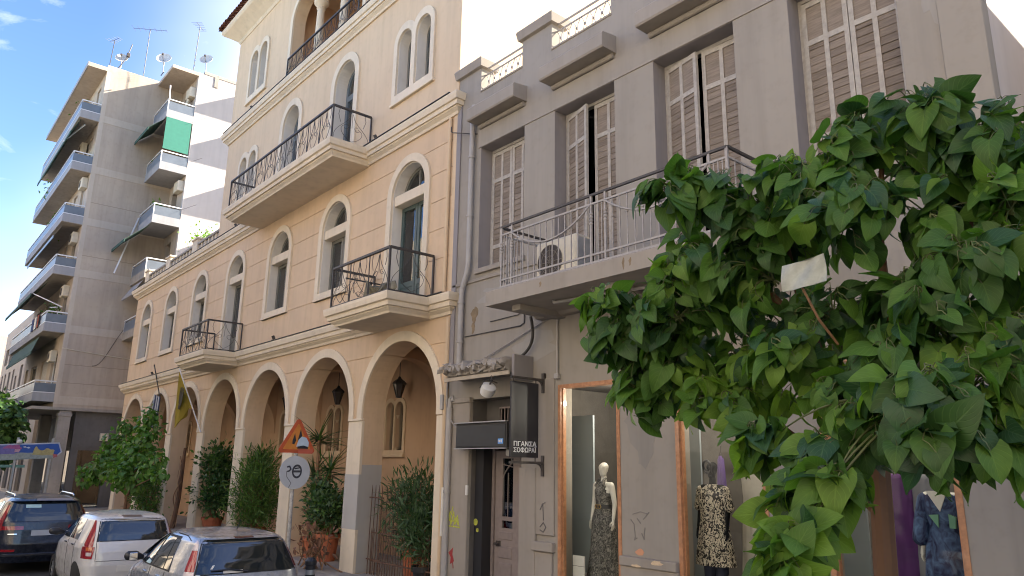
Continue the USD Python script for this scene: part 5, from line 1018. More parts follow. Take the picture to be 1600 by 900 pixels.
# ================================================================ lanterns, flags, signs, street furniture
for k, (x, lab) in enumerate(((-17.66, 'black lantern seen through the nearest arch'), (-21.25, 'black lantern behind the spiky yucca'), (-25.0, 'black lantern in the third bay of the gallery'))):
    ln = thing('hanging_lantern', lab, 'lantern', (x, 10.9, 4.3), group='lanterns in the arcade gallery'); c = (x, 10.9, 4.32)
    part(ln, 'cage', [bar((x + .10 * math.cos(t) * .7, 10.9 + .10 * math.sin(t) * .7, 4.34), (x + .17 * math.cos(t), 10.9 + .17 * math.sin(t), 4.70), .014) for t in np.arange(6) * PI / 3] + [lathe([(.06, 0), (.085, 0), (.085, .03), (.06, .03)], c, 6), lathe([(.16, .37), (.19, .37), (.19, .4), (.16, .4)], c, 6)], IRON)
    part(ln, 'lamp_glass', lathe([(0, .03), (.065, .03), (.155, .37), (0, .37)], c, 6), plain('smoked_glass', (.10, .085, .07), .1))
    part(ln, 'cap', lathe([(.20, .40), (.15, .46), (.06, .52), (.03, .58), (0, .6)], c, 6), IRON)
    part(ln, 'chain', tube([(x, 10.9, 4.9), (x, 10.9, 5.45)], .012, 5), IRON)
YF = plain('yellow_cloth', (.25, .18, .015), .85, 0, .12, 3); BF = plain('navy_cloth', (.035, .045, .085), .85); WF = plain('white_cloth', (.40, .40, .40), .85)
def drape(top0, top1, drop, n, m, amp, seed, narrow=1.0):
    """cloth hanging from the edge top0-top1"""
    top0, top1 = V(top0), V(top1); r = np.random.default_rng(seed); ph = r.uniform(0, 6, 3); front, rows = [], []
    for i in range(m):
        t = i / (m - 1); row = []
        for j in range(n):
            s = j / (n - 1); p = top0 * (1 - s) + top1 * s; mid = top0 * .5 + top1 * .5
            p = mid + (p - mid) * (1 - (1 - narrow) * t) - V([0, 0, (drop(s) if callable(drop) else drop) * t])
            p = p + V([.25, -1, 0]) * amp * (.3 + t) * (math.sin(7 * s + ph[0]) + .5 * math.sin(13 * s + 2 * t + ph[1])); row.append(p)
        rows.append(row)
    R = V(rows); B = R + V([0, .006, 0]); return loft([np.vstack([a, b[::-1]]) for a, b in zip(R, B)])
yf = thing('yellow_flag', 'yellow flag with a dark double-headed bird hanging from a sloping pole', 'flag', (-27.0, 8.65, 3.5))
tip = V([-27.75, 7.95, 5.72]); bas = V([-26.75, 8.62, 3.5])
part(yf, 'flag_pole', tube([bas, tip], .022, 8), WHITEM)
a = bas + (tip - bas) * .98; b2 = bas + (tip - bas) * .36
part(yf, 'flag_cloth', drape(a, b2, lambda s: 1.75 * (1 - s) + .12, 12, 12, .05, 3, .75), YF)
ey = 7.9; ex = -27.52
bird = unary_union([sg.Point(0, 0).buffer(.11), sg.Polygon([(-.05, .05), (-.32, .25), (-.36, -.05), (-.28, -.3), (-.08, -.12)]), sg.Polygon([(.05, .05), (.32, .25), (.36, -.05), (.28, -.3), (.08, -.12)]), sg.Polygon([(-.1, -.1), (.1, -.1), (.16, -.38), (-.16, -.38)]), sg.LineString([(-.03, .05), (-.12, .25), (-.2, .24)]).buffer(.04), sg.LineString([(.03, .05), (.12, .25), (.2, .24)]).buffer(.04)])
bm = prism_xz(affinity.scale(bird, .62, 1.15, origin=(0, 0)), -.004, .004); bm = rot(bm, .25, (0, 1, 0)); bm.apply_translation((-27.42, 8.02, 4.72)); part(yf, 'emblem', bm, plain('black_print', (.04, .03, .01), .85))
nf = thing('striped_flag', 'furled navy and white striped flag on a thin dark pole before the sixth arch', 'flag', (-32.2, 8.65, 4.9))
part(nf, 'flag_pole', tube([(-32.1, 8.6, 4.95), (-32.45, 8.3, 6.35)], .022, 8), IRON)
for k in range(6): part(nf, 'flag_stripe', drape((-32.35 + .155 * k, 8.42, 5.15 - .03 * k), (-32.20 + .155 * k, 8.42, 5.12 - .03 * k), 1.2 + .1 * math.sin(k), 4, 10, .03, 60 + k, .5), BF if k % 2 else WF)
# road sign: triangle over disc, both facing along the street
SP = (-13.42, 6.12)
rsn = thing('road_sign', 'worn orange triangle over a pale grey disc on one post at the kerb', 'road sign', (*SP, .12))
part(rsn, 'post', tube([(SP[0], SP[1], .1), (SP[0] + .0, SP[1] - .03, 2.0), (SP[0], SP[1], 3.2)], .035, 10), plain('worn_post', (.36, .34, .31), .6, .2, .45, 14))
def tri(r_, c=(0, 0)): return sg.Polygon([(c[0] + r_ * math.cos(t), c[1] + r_ * math.sin(t)) for t in (PI / 2, PI / 2 + 2 * PI / 3, PI / 2 + 4 * PI / 3)])
ty, tz = SP[1] - .03, 2.92
R3 = lambda p, x0, x1: prism_yz(affinity.translate(p, ty, tz), SP[0] + .04 + x0, SP[0] + .04 + x1)
part(rsn, 'triangle_plate', R3(tri(.35).buffer(.05, 6), 0, .012), plain('sign_orange_red', (.42, .075, .02), .45, 0, .2, 9))
part(rsn, 'triangle_face', R3(tri(.30).buffer(.01), .012, .015), plain('sign_amber', (.48, .17, .025), .45, 0, .2, 7))
part(rsn, 'hazard_mark', R3(unary_union([sg.Polygon([(-.10, .0), (-.06, .14), (-.03, .0), (-.06, -.07), (-.1, -.06)]), sg.Polygon([(0, .0), (.05, .22), (.1, .03)])]), .015, .018), BLACKP)
part(rsn, 'car_mark', R3(unary_union([sg.Polygon([(-.02, -.11), (.22, -.11), (.23, -.03), (.17, .06), (.08, .08), (.02, .02)]), ]), .018, .021), plain('sign_pale_blue', (.42, .50, .56), .5))
part(rsn, 'car_mark', R3(sg.Polygon([(0, -.145), (.22, -.145), (.21, -.105), (.12, -.085), (.01, -.105)]), .0185, .0215), BLACKP)
part(rsn, 'triangle_patch', R3(sg.box(.03, -.235, .32, -.15), .016, .018), plain('sign_patch_red', (.42, .09, .05), .5))
dz = 2.34; R4 = lambda p, x0, x1: prism_yz(affinity.translate(p, ty, dz), SP[0] + .04 + x0, SP[0] + .04 + x1)
part(rsn, 'disc_plate', R4(sg.Point(0, 0).buffer(.30, 12), 0, .012), plain('sign_grey_white', (.40, .41, .42), .45, 0, .08, 5))
ring = affinity.scale(sg.Point(.04, .02).buffer(.115, 10).difference(sg.Point(.04, .02).buffer(.08, 10)), .85, 1.1).union(sg.box(-.04, .0, .12, .04)).union(sg.LineString([(.0, .07), (.08, .085)]).buffer(.012))
hook = sg.LineString([(-.15, .10), (-.11, .11), (-.085, .06), (-.11, .03), (-.14, .02)]).buffer(.014)
part(rsn, 'disc_mark', R4(unary_union([ring, hook]), .012, .015), plain('sign_black', (.03, .03, .04), .5))
part(rsn, 'disc_crease', R4(sg.LineString([(-.17, .02), (-.15, -.08), (-.06, -.19), (-.10, -.27)]).buffer(.006), .012, .014), plain('sign_crease', (.12, .12, .12), .6))
part(rsn, 'bracket', [box(SP[0] - .05, SP[0] + .04, SP[1] - .06, SP[1] + .02, z, z + .03) for z in (2.82, 3.0, 2.25, 2.42)], ALU)
# direction board far left
db = thing('direction_board', 'blue direction board covered in torn stickers on two posts at the far left', 'sign', (-34, 4.7, 0))
for y in (4.25, 5.4): part(db, 'post', tube([(-34.05, y, -.02), (-34.05, y, 3.3)], .05, 8), ALU)
arrow = sg.Polygon([(3.5, 2.42), (5.55, 2.56), (5.76, 2.80), (5.62, 3.16), (3.5, 3.02)]); BX = -34.0
D = lambda p, a, b: prism_yz(p.intersection(arrow.buffer(.001)), BX + a, BX + b)
part(db, 'board', prism_yz(arrow, BX, BX + .02), plain('board_white', (.45, .48, .55), .5))
part(db, 'board_face', D(arrow.buffer(-.05), .02, .024), plain('sign_blue', (.02, .08, .34), .45, 0, .2, 3))
for poly, c, n in ((sg.Polygon([(3.3, 2.3), (5.5, 2.5), (5.45, 2.72), (4.6, 2.74), (3.8, 2.68), (3.3, 2.62)]), (.30, .33, .30), 'torn_grey'), (sg.Polygon([(3.5, 2.65), (4.2, 2.68), (4.15, 2.95), (3.5, 2.98)]), (.16, .14, .34), 'torn_violet'), (sg.Polygon([(3.8, 2.88), (4.4, 2.88), (4.3, 3.02), (3.9, 3.0)]), (.34, .10, .24), 'torn_magenta'), (sg.Polygon([(4.0, 2.74), (4.32, 2.74), (4.36, 2.88), (4.02, 2.87)]), (.5, .30, .36), 'torn_pink'),
                   (sg.Polygon([(4.75, 2.66), (5.45, 2.66), (5.5, 2.86), (5.2, 2.92), (5.1, 2.84), (4.95, 2.86), (4.9, 2.98), (4.82, 2.96)]), (.42, .36, .16), 'torn_yellow'), (sg.Polygon([(5.3, 2.52), (5.62, 2.6), (5.6, 2.72), (5.3, 2.7)]), (.42, .12, .12), 'torn_red'), (sg.Polygon([(4.45, 2.92), (4.65, 2.9), (4.66, 2.95), (4.45, 2.97)]), (.5, .55, .62), 'torn_white')):
    rr = random.Random(n); x = [p for p in poly.exterior.coords[:-1]]
    ragged = sg.Polygon([(u + (u2 - u) * t + rr.uniform(-.015, .015), v + (v2 - v) * t + rr.uniform(-.02, .02)) for (u, v), (u2, v2) in zip(x, x[1:] + x[:1]) for t in (0, .25, .5, .75)]).buffer(0)
    part(db, 'torn_sticker', D(ragged, .024 + .003 * len(n) / 10, .03 + .003 * len(n) / 10), plain(n, c, .7, 0, .25, 12))
part(db, 'green_bar', box(BX - .1, BX - .05, 3.3, 4.6, 2.18, 2.28), plain('green_paint', (.12, .25, .2), .5))
part(db, 'board_lamp', trimesh.creation.icosphere(2, .09).apply_translation((BX + .02, 4.3, 3.14)), WHITEP)
bo = thing('bollard', 'black plastic bollard at the kerb behind the silver hatchback', 'bollard', (-12.45, 6.1, .12))
part(bo, 'body', lathe([(0, .12), (.10, .12), (.09, .2), (.085, .8), (.1, .82), (.1, .88), (.06, .93), (0, .94)], (-12.45, 6.1, 0), 14), BLACKP); part(bo, 'band', cyl((-12.45, 6.1), .089, .66, .74, 14), ALU)
fe = thing('iron_fence', 'rusty spiked iron fence with a leaning gate leaf across the nearest arch', 'fence', (-14.2, 8.95, .12))
f0, f1 = -15.35, -12.62
part(fe, 'fence_rail', [bar((f0, 8.95, z), (f1, 8.95, z), .03) for z in (.42, 1.02)], IRONB)
for k in range(27): x = f0 + (f1 - f0) * k / 26; part(fe, 'fence_bar', tube([(x, 8.95, .13), (x, 8.95, 1.06), (x, 8.95, 1.12)], [.009, .009, .002], 5), IRONB)
for k in range(4): x = f0 - .03 + k * .115; part(fe, 'gate_bar', tube([(x, 8.9 + .02 * k, .13), (x + .04, 8.9 + .02 * k, 1.95), (x + .04, 8.9 + .02 * k, 2.06)], [.011, .011, .003], 5), IRONB)
for k in range(5): x = -14.85 + k * .16; part(fe, 'gate_bar', tube([(x, 9.0, 1.0), (x, 9.0, 1.95), (x, 9.0, 2.04)], [.01, .01, .003], 5), IRONB)
for z in (.45, 1.78): part(fe, 'gate_rail', bar((f0 - .12, 8.92, z), (f0 + .42, 8.96, z), .026), IRONB)
part(fe, 'gate_rail', bar((-14.9, 9.0, 1.7), (-14.15, 9.0, 1.7), .022), IRONB)
ju = thing('dry_branches', 'heap of dry brown branches and leaves beside the road sign', 'branches', (-16.6, 8.2, .12)); r = np.random.default_rng(7)
part(ju, 'sticks', [tube(bez(V([-16.7, 8.3, .15]) + r.normal(size=3) * V([.4, .2, .02]), V([-16.7, 8.3, .5]) + r.normal(size=3) * .2, V([-16.6, 8.2, .8]) + r.normal(size=3) * .25, V([-16.5, 8.2, 1.0]) + r.normal(size=3) * V([.45, .25, .2]), 7), np.linspace(.02, .006, 7), 5) for _ in range(20)], TWIGB)
n = 90; (v, f), uv = joined(place(OVAL, V([-16.6, 8.2, .75]) + r.normal(size=(n, 3)) * V([.35, .2, .25]), r.normal(size=(n, 3)), r.normal(size=(n, 3)), r.uniform(.1, .2, n)), OVAL); part(ju, 'dead_leaves', (v, f), plain('dead_leaf', (.16, .075, .04), .85), kind='stuff')
bk = thing('flower_bags', 'rough stones or sacks lying on the tower balcony floor by the teal door', 'sacks', (-13.6, 8.0, 5.97)); r = np.random.default_rng(3)
part(bk, 'sack', [trimesh.convex.convex_hull(V([x, 7.72 + .15 * r.random(), 6.14]) + r.normal(size=(16, 3)) * V([.13, .09, .09])) for x in (-13.95, -13.7, -13.45, -13.2)], plain('sack_cloth', (.17, .15, .10), .9, 0, .4, 10), smooth=50)

# pots on the far balconies
for k, (x, y, z, lab) in enumerate(((-46.0, 6.25, 21.31, 'small potted plant on the topmost street balcony'), (-48.4, 6.2, 15.18, 'small potted plant on the third balcony from the top, street side'), (-45.6, 6.25, 9.18, 'small potted plant on the balcony with the laundry'), (-42.6, 10.1, 15.26, 'small potted plant on the wing balcony above the low roof'), (-43.4, 10.0, 18.36, 'small potted plant on the wing balcony below the green curtain'), (-52.5, 6.1, 18.21, 'bushy potted plant far along the second balcony'))):
    t = thing('balcony_plant', lab, 'potted plant', (x, y, z), group='potted plants on the apartment balconies'); r = np.random.default_rng(80 + k); n = 150
    part(t, 'pot', lathe([(0, 0), (.12, 0), (.17, .3), (.19, .3), (.19, .36), (0, .36)], (x, y, z), 14), TERRA)
    o = V([x, y, z + .85]) + r.normal(size=(n, 3)) * V([.24, .2, .27]); (v, f), uv = joined(place(OVAL, o, r.normal(size=(n, 3)) + V([0, 0, .5]), r.normal(size=(n, 3)) * .5 + V([0, 0, 1]), r.uniform(.12, .24, n)), OVAL)
    part(t, 'foliage', (v, f), (G2, G3)[k % 2], smooth=True, kind='stuff'); part(t, 'stem', tube([(x, y, z + .3), (x, y, z + .9)], .02, 6), TWIGB)
# ================================================================ cars: body as horizontal slices, panes and lamps follow its surface
def paint(name, c, metallic=0.0, flake=0.0):
    return mat(name, {'g': ('geometry', {}), 'n': ('noise_texture', {'scale': 2.0, 'detail': 4.0}), 'r': ('rgb_ramp', {'ramp': [(.35, mulc(c, .92)), (.7, mulc(c, 1.06))]}),
                      'd': ('noise_texture', {'scale': 7.0, 'detail': 8.0, 'roughness': .7}), 'rr': ('map_range', {'from_min': .35, 'from_max': .75, 'to_min': .22, 'to_max': .42}),
                      'p': ('principled_bsdf', {'metallic': metallic, 'coat_weight': .7, 'coat_roughness': .06, 'specular_ior_level': .5})},
               [('g.position', 'n.vector'), ('n.fac', 'r.fac'), ('r.color', 'p.base_color'), ('g.position', 'd.vector'), ('d.fac', 'rr.value'), ('rr.result', 'p.roughness')])
CARGLASS = mat('car_glass', {'p': ('principled_bsdf', {'base_color': (.012, .016, .017), 'roughness': .03, 'specular_ior_level': .75, 'coat_weight': .6, 'coat_roughness': .02})})
RUBBER = plain('rubber', (.018, .018, .018), .8); TYRE = plain('tyre', (.022, .022, .022), .85, 0, .2, 20, .3)
REDL = plain('tail_lamp_red', (.24, .008, .012), .12, 0, .15, 12, coat=1.0); CLEARL = plain('tail_lamp_clear', (.50, .42, .40), .12, 0, .1, 12, coat=1.0); ORNL = plain('tail_lamp_orange', (.42, .09, .02), .12, coat=1.0)
CHROME = plain('chrome', (.6, .6, .62), .12, 1.0, .03); ALLOY = plain('alloy_wheel', (.33, .33, .34), .35, .8, .1)
class Body:
    def __init__(s, xr, xf, w, n=4.6, nf=3.2, k=1.0): s.xr, s.xf, s.w, s.n, s.nf = V(xr, float), V(xf, float), V(w, float) * V([1, k]), n, nf
    def at(s, z):
        f = lambda t: np.interp(z, t[:, 0], t[:, 1]); return f(s.xr), f(s.xf), f(s.w)
    def side(s, x, z):
        a, b, w = s.at(z); c = (a + b) / 2; n = s.n if x < c else s.nf; t = min(1, abs(x - c) / (c - a if x < c else b - c)); return w * (1 - t ** n) ** (1 / n)
    def rear(s, y, z):
        a, b, w = s.at(z); c = (a + b) / 2; t = min(1, abs(y) / w); return c - (c - a) * (1 - t ** s.n) ** (1 / s.n)
    def mesh(s, z0, z1, nz=70, na=72):
        R = []; ang = np.linspace(0, 2 * PI, na, endpoint=False)
        for z in z0 + (z1 - z0) * np.linspace(0, 1, nz):
            a, b, w = s.at(z); c = (a + b) / 2; row = []
            for t in ang:
                n = s.nf if math.cos(t) > 0 else s.n; e = 2 / n
                row.append((c + math.copysign(abs(math.cos(t)) ** e, math.cos(t)) * ((b - c) if math.cos(t) > 0 else (c - a)), math.copysign(abs(math.sin(t)) ** e, math.sin(t)) * w, z))
            R.append(row)
        return loft(R)
    def side_patch(s, fx0, fx1, z0, z1, off, sgn=1, nu=14, nv=12, depth=.03):
        G = [[(lambda x, z: (x, sgn * (s.side(x, z) + off), z))(fx0(z) + (fx1(z) - fx0(z)) * u, z) for u in np.linspace(0, 1, nu)] for z in np.linspace(z0, z1, nv)]
        return shell(V(G), V([0, -sgn * depth, 0]))
    def rear_patch(s, fy0, fy1, z0, z1, off, nu=16, nv=10, depth=.03):
        G = [[(lambda y, z: (s.rear(y, z) - off, y, z))(fy0(z) + (fy1(z) - fy0(z)) * u, z) for u in np.linspace(0, 1, nu)] for z in np.linspace(z0, z1, nv)]
        return shell(V(G), V([depth, 0, 0]))
def shell(G, d):
    """a grid of points as a thin solid of depth d"""
    nv, nu = G.shape[:2]; v = np.vstack([G.reshape(-1, 3), (G + d).reshape(-1, 3)]); f = []; k = nv * nu
    for i in range(nv - 1):
        for j in range(nu - 1):
            a = i * nu + j; f += [(a, a + 1, a + nu + 1), (a, a + nu + 1, a + nu), (k + a, k + a + nu + 1, k + a + 1), (k + a, k + a + nu, k + a + nu + 1)]
    edge = [j for j in range(nu)] + [i * nu + nu - 1 for i in range(1, nv)] + [(nv - 1) * nu + j for j in range(nu - 2, -1, -1)] + [i * nu for i in range(nv - 2, 0, -1)]
    for a, b in zip(edge, edge[1:] + edge[:1]): f += [(a, a + k, b + k), (a, b + k, b)]
    m = trimesh.Trimesh(v, V(f), process=False)
    if m.volume < 0: m.invert()
    return m
lin = lambda za, a, zb, b: (lambda z: a + (b - a) * (z - za) / (zb - za))
def wheels(t, xs, w, r=.31):
    for x in xs:
        for s in (-1, 1):
            y = s * (w - .10)
            ty = part(t, 'wheel', [rot(lathe([(r * .62, -.09), (r * .97, -.09), (r, -.06), (r, .06), (r * .97, .09), (r * .62, .09)], (0, 0, 0), 28), PI / 2, (1, 0, 0)).apply_translation((x, y, r))], TYRE, smooth=40)
            part(ty, 'rim', [rot(lathe([(0, -.05), (r * .63, -.05), (r * .66, .07), (r * .56, .07), (r * .5, .02), (0, .03)], (0, 0, 0), 24), -s * PI / 2, (1, 0, 0)).apply_translation((x, y, r))] + [bar((x, y + s * .05, r), (x + r * .58 * math.cos(q), y + s * .06, r + r * .58 * math.sin(q)), .045) for q in np.arange(7) * 2 * PI / 7], ALLOY)
def arch_patch(b, x, r, s):
    """dark wheel opening as a thin solid on the flank"""
    G = [[(lambda X, Z: (X, s * (b.side(X, max(.2, Z)) + .004), Z))(x + q * r * math.cos(a), max(.2, .31 + q * r * math.sin(a))) for a in np.linspace(-.25, PI + .25, 20)] for q in (.05, .5, 1.0)]
    return shell(V(G), V([0, -s * .03, 0]))

# silver hatchback
def silver():
    b = Body([(.2, .10), (.35, .02), (.6, 0), (.85, .02), (.98, .06), (1.15, .15), (1.38, .30), (1.45, .40), (1.49, .75), (1.52, 1.2)],
             [(.2, 3.78), (.4, 3.86), (.62, 3.84), (.78, 3.68), (.90, 3.25), (.98, 2.95), (1.1, 2.74), (1.3, 2.38), (1.42, 2.12), (1.49, 1.86), (1.52, 1.5)],
             [(.2, .76), (.35, .81), (.6, .84), (.85, .84), (.98, .815), (1.15, .75), (1.38, .645), (1.45, .58), (1.49, .49), (1.52, .12)], 7.0, 3.0, 1.06)
    t = thing('silver_hatchback', 'silver hatchback with red and clear tail lamps, nearest of the three parked cars', 'car', (-10.8, 4.38, 0.0), PI, 'cars parked along the kerb', local=True)
    P = paint('silver_paint', (.34, .36, .39), .55)
    part(t, 'body', b.mesh(.2, 1.52), P, smooth=45)
    part(t, 'rear_pane_seal', b.rear_patch(lin(.99, -.73, 1.42, -.59), lin(.99, .73, 1.42, .59), .985, 1.425, .004), RUBBER, smooth=40)
    rw = part(t, 'rear_window', b.rear_patch(lin(1.0, -.71, 1.41, -.575), lin(1.0, .71, 1.41, .575), 1.0, 1.41, .009), CARGLASS, smooth=40)
    part(rw, 'wiper', tube([(b.rear(.02, 1.02) - .03, .02, 1.01), (b.rear(.2, 1.03) - .03, .28, 1.05), (b.rear(.5, 1.05) - .025, .52, 1.04)], .012, 5), BLACKP)
    part(rw, 'window_sticker', b.rear_patch(lin(1.06, .50, 1.1, .47), lin(1.06, .53, 1.1, .50), 1.06, 1.11, .012, 3, 3), WHITEP)
    part(rw, 'window_sticker', b.rear_patch(lin(1.0, .08, 1.05, .08), lin(1.0, .36, 1.05, .36), 1.0, 1.035, .012, 4, 3), WHITEP)
    for s in (1, -1):
        lo, hi = (lambda z: s * (.735 - .12 * (z - 1.0) / .42)), (lambda z: s * (b.at(z)[2] * .955))
        y0, y1 = (lo, hi) if s > 0 else (hi, lo)
        tl = part(t, 'tail_lamp', b.rear_patch(y0, y1, 1.03, 1.29, .012, 8, 8), REDL, smooth=40)
        part(tl, 'clear_lens', b.rear_patch(y0, y1, 1.292, 1.42, .012, 8, 8), CLEARL, smooth=40); part(tl, 'clear_lens', b.rear_patch(y0, y1, .90, 1.028, .012, 8, 5), CLEARL, smooth=40)
    for s in (1, -1):
        part(t, 'side_seal', b.side_patch(lin(.97, .78, 1.42, 1.05), lin(.97, 2.78, 1.42, 2.04), .975, 1.425, .002, s, 24), RUBBER, smooth=40)
        part(t, 'side_window', b.side_patch(lin(1.0, .84, 1.39, 1.0), lin(1.0, 1.05, 1.39, 1.18), 1.0, 1.385, .008, s, 6), CARGLASS, smooth=40)
        part(t, 'side_window', b.side_patch(lin(1.0, 1.09, 1.39, 1.21), lin(1.0, 1.66, 1.39, 1.60), .995, 1.40, .008, s, 12), CARGLASS, smooth=40)
        part(t, 'side_window', b.side_patch(lin(1.0, 1.73, 1.39, 1.67), lin(1.0, 2.68, 1.39, 2.08), .995, 1.40, .008, s, 16), CARGLASS, smooth=40)
        m = part(t, 'side_mirror', rot(skin([((2.46, s * .86, 1.03), .075), ((2.42, s * .98, 1.05), .085)][0:0] + [(((2.46, s * .80, 1.02), .04), ((2.45, s * .90, 1.04), .07)), (((2.45, s * .90, 1.04), .075), ((2.42, s * 1.0, 1.05), .07))], .03, 4), 0, (0, 0, 1)), BLACKP, smooth=50)
        part(m, 'mirror_glass', bbox(2.335, 2.35, s * .95 - .06, s * .95 + .06, .99, 1.10, .006), CHROME)
        for x in (1.68, .98, 2.7): part(t, 'door_seam', tube([(x, s * (b.side(x, z) + .0015), z) for z in np.linspace(.35, .96, 12)], .005, 4), RUBBER)
        for x in (1.12, 1.80): part(t, 'door_handle', tube([(x, s * (b.side(x, .88) + .006), .88), (x + .09, s * (b.side(x + .09, .88) + .022), .885), (x + .18, s * (b.side(x + .18, .88) + .006), .88)], .014, 6), P)
        for x in (.72, 3.1): part(t, 'wheel_opening', arch_patch(b, x, .35, s), RUBBER)
        part(t, 'roof_gutter', tube([(x, s * b.side(x, z) * 1.002, z + .004) for x, z in ((.62, 1.40), (.9, 1.447), (1.3, 1.452), (1.8, 1.447), (2.04, 1.42), (2.4, 1.27), (2.7, 1.11))], .006, 4), RUBBER)
    part(t, 'windscreen', shell(V([[(b.at(z)[1] - .33 * (abs(y) / b.at(z)[2]) ** 3 + .012, y, z) for y in np.linspace(-.9 * b.at(z)[2], .9 * b.at(z)[2], 13)] for z in np.linspace(1.02, 1.42, 8)]), V([-.03, 0, 0])), CARGLASS, smooth=40)
    part(t, 'spoiler', b.rear_patch(lin(1.43, -.56, 1.47, -.5), lin(1.43, .56, 1.47, .5), 1.43, 1.462, .045, 16, 5, .1), P, smooth=40)
    part(t, 'brake_light', b.rear_patch(lin(1.43, -.14, 1.45, -.14), lin(1.43, .14, 1.45, .14), 1.437, 1.457, .052, 6, 3), plain('dark_lens', (.06, .01, .012), .2))
    part(t, 'roof_aerial', tube([(.98, -.12, 1.50), (.85, -.12, 1.66)], [.008, .003], 6), BLACKP)
    part(t, 'bumper_seam', tube([(b.rear(y, .62) - .002, y, .62) for y in np.linspace(-.75, .75, 24)], .006, 4), RUBBER)
    part(t, 'number_plate', b.rear_patch(lin(.7, -.26, .8, -.26), lin(.7, .26, .8, .26), .70, .81, .01, 4, 3), WHITEP)
    wheels(t, (.72, 3.1), .81)
silver()

# white five-door hatchback
def white():
    b = Body([(.2, .12), (.4, .02), (.62, 0), (.85, .02), (1.0, .06), (1.18, .13), (1.40, .26), (1.46, .38), (1.50, .8), (1.53, 1.3)],
             [(.2, 3.52), (.4, 3.58), (.65, 3.55), (.85, 3.38), (.97, 2.95), (1.04, 2.78), (1.2, 2.5), (1.38, 2.18), (1.46, 1.98), (1.50, 1.75), (1.53, 1.5)],
             [(.2, .74), (.35, .79), (.6, .815), (.9, .815), (1.0, .795), (1.18, .73), (1.40, .645), (1.46, .58), (1.50, .47), (1.53, .12)], 7.0, 3.2, 1.03)
    t = thing('white_hatchback', 'white five-door hatchback with tall red tail lamps, middle of the three parked cars', 'car', (-15.75, 4.1, 0.0), PI, 'cars parked along the kerb', local=True)
    P = paint('white_paint', (.56, .54, .51))
    part(t, 'body', b.mesh(.2, 1.53), P, smooth=45)
    part(t, 'rear_pane_seal', b.rear_patch(lin(1.0, -.64, 1.42, -.57), lin(1.0, .64, 1.42, .57), 1.035, 1.43, .003), RUBBER, smooth=40)
    part(t, 'rear_window', b.rear_patch(lin(1.0, -.615, 1.42, -.55), lin(1.0, .615, 1.42, .55), 1.05, 1.415, .008), CARGLASS, smooth=40)
    for s in (1, -1):
        lo, hi = (lambda z: s * (.71 - .085 * (z - .78) / .6)), (lambda z: s * (b.at(z)[2] * (.96 if z > .95 else .95)))
        y0, y1 = (lo, hi) if s > 0 else (hi, lo)
        tl = part(t, 'tail_lamp', b.rear_patch(y0, y1, .95, 1.40, .014, 8, 12), REDL, smooth=40)
        part(tl, 'lower_lens', b.rear_patch(lambda z: min(y0(z), y1(z)) - (0.015 if s < 0 else .03), lambda z: max(y0(z), y1(z)) + (.03 if s < 0 else .015), .74, .948, .016, 8, 8), REDL, smooth=40)
        part(tl, 'orange_lens', b.rear_patch(lambda z: s * .735 - .04, lambda z: s * .735 + .04, .88, .94, .022, 6, 4), ORNL, smooth=40); part(tl, 'clear_lens', b.rear_patch(lambda z: s * .735 - .035, lambda z: s * .735 + .035, .79, .85, .022, 6, 4), CLEARL, smooth=40)
        part(t, 'side_seal', b.side_patch(lin(1.0, .66, 1.42, .85), lin(1.0, 2.72, 1.42, 2.02), 1.0, 1.425, .002, s, 24), P, smooth=40)
        part(t, 'side_window', b.side_patch(lin(1.0, .78, 1.39, .90), lin(1.0, 1.45, 1.39, 1.42), 1.03, 1.40, .008, s, 12), CARGLASS, smooth=40)
        part(t, 'side_window', b.side_patch(lin(1.0, 1.54, 1.39, 1.51), lin(1.0, 2.60, 1.39, 2.02), 1.02, 1.40, .008, s, 16), CARGLASS, smooth=40)
        m = part(t, 'side_mirror', skin([(((2.42, s * .78, 1.05), .04), ((2.42, s * .88, 1.07), .07)), (((2.42, s * .88, 1.07), .075), ((2.40, s * .97, 1.08), .07))], .03, 4), BLACKP, smooth=50)
        for x in (1.50, .9, 2.6): part(t, 'door_seam', tube([(x, s * (b.side(x, z) + .0015), z) for z in np.linspace(.35, 1.0, 12)], .005, 4), RUBBER)
        for x in (.98, 1.62): part(t, 'door_handle', tube([(x, s * (b.side(x, .93) + .006), .93), (x + .08, s * (b.side(x + .08, .93) + .02), .935), (x + .16, s * (b.side(x + .16, .93) + .006), .93)], .014, 6), BLACKP)
        for x in (.62, 2.93): part(t, 'wheel_opening', arch_patch(b, x, .35, s), RUBBER)
    part(t, 'windscreen', shell(V([[(b.at(z)[1] - .33 * (abs(y) / b.at(z)[2]) ** 3 + .012, y, z) for y in np.linspace(-.9 * b.at(z)[2], .9 * b.at(z)[2], 13)] for z in np.linspace(1.06, 1.44, 8)]), V([-.03, 0, 0])), CARGLASS, smooth=40)
    part(t, 'brake_light', b.rear_patch(lin(1.45, -.17, 1.47, -.17), lin(1.45, .17, 1.47, .17), 1.45, 1.475, .02, 6, 3), plain('brake_lens_brown', (.10, .055, .045), .3))
    part(t, 'tailgate_seam', [tube([(b.rear(y, .70) - .002, y, .70) for y in np.linspace(-.62, .62, 20)], .005, 4)] + [tube([(b.rear(s * .63, z) - .001, s * .63, z) for z in np.linspace(.70, 1.03, 8)], .005, 4) for s in (-1, 1)], RUBBER)
    part(t, 'number_plate', b.rear_patch(lin(.5, -.26, .6, -.26), lin(.5, .26, .6, .26), .50, .61, .01, 4, 3), WHITEP)
    wheels(t, (.62, 2.93), .80, .29)
white()

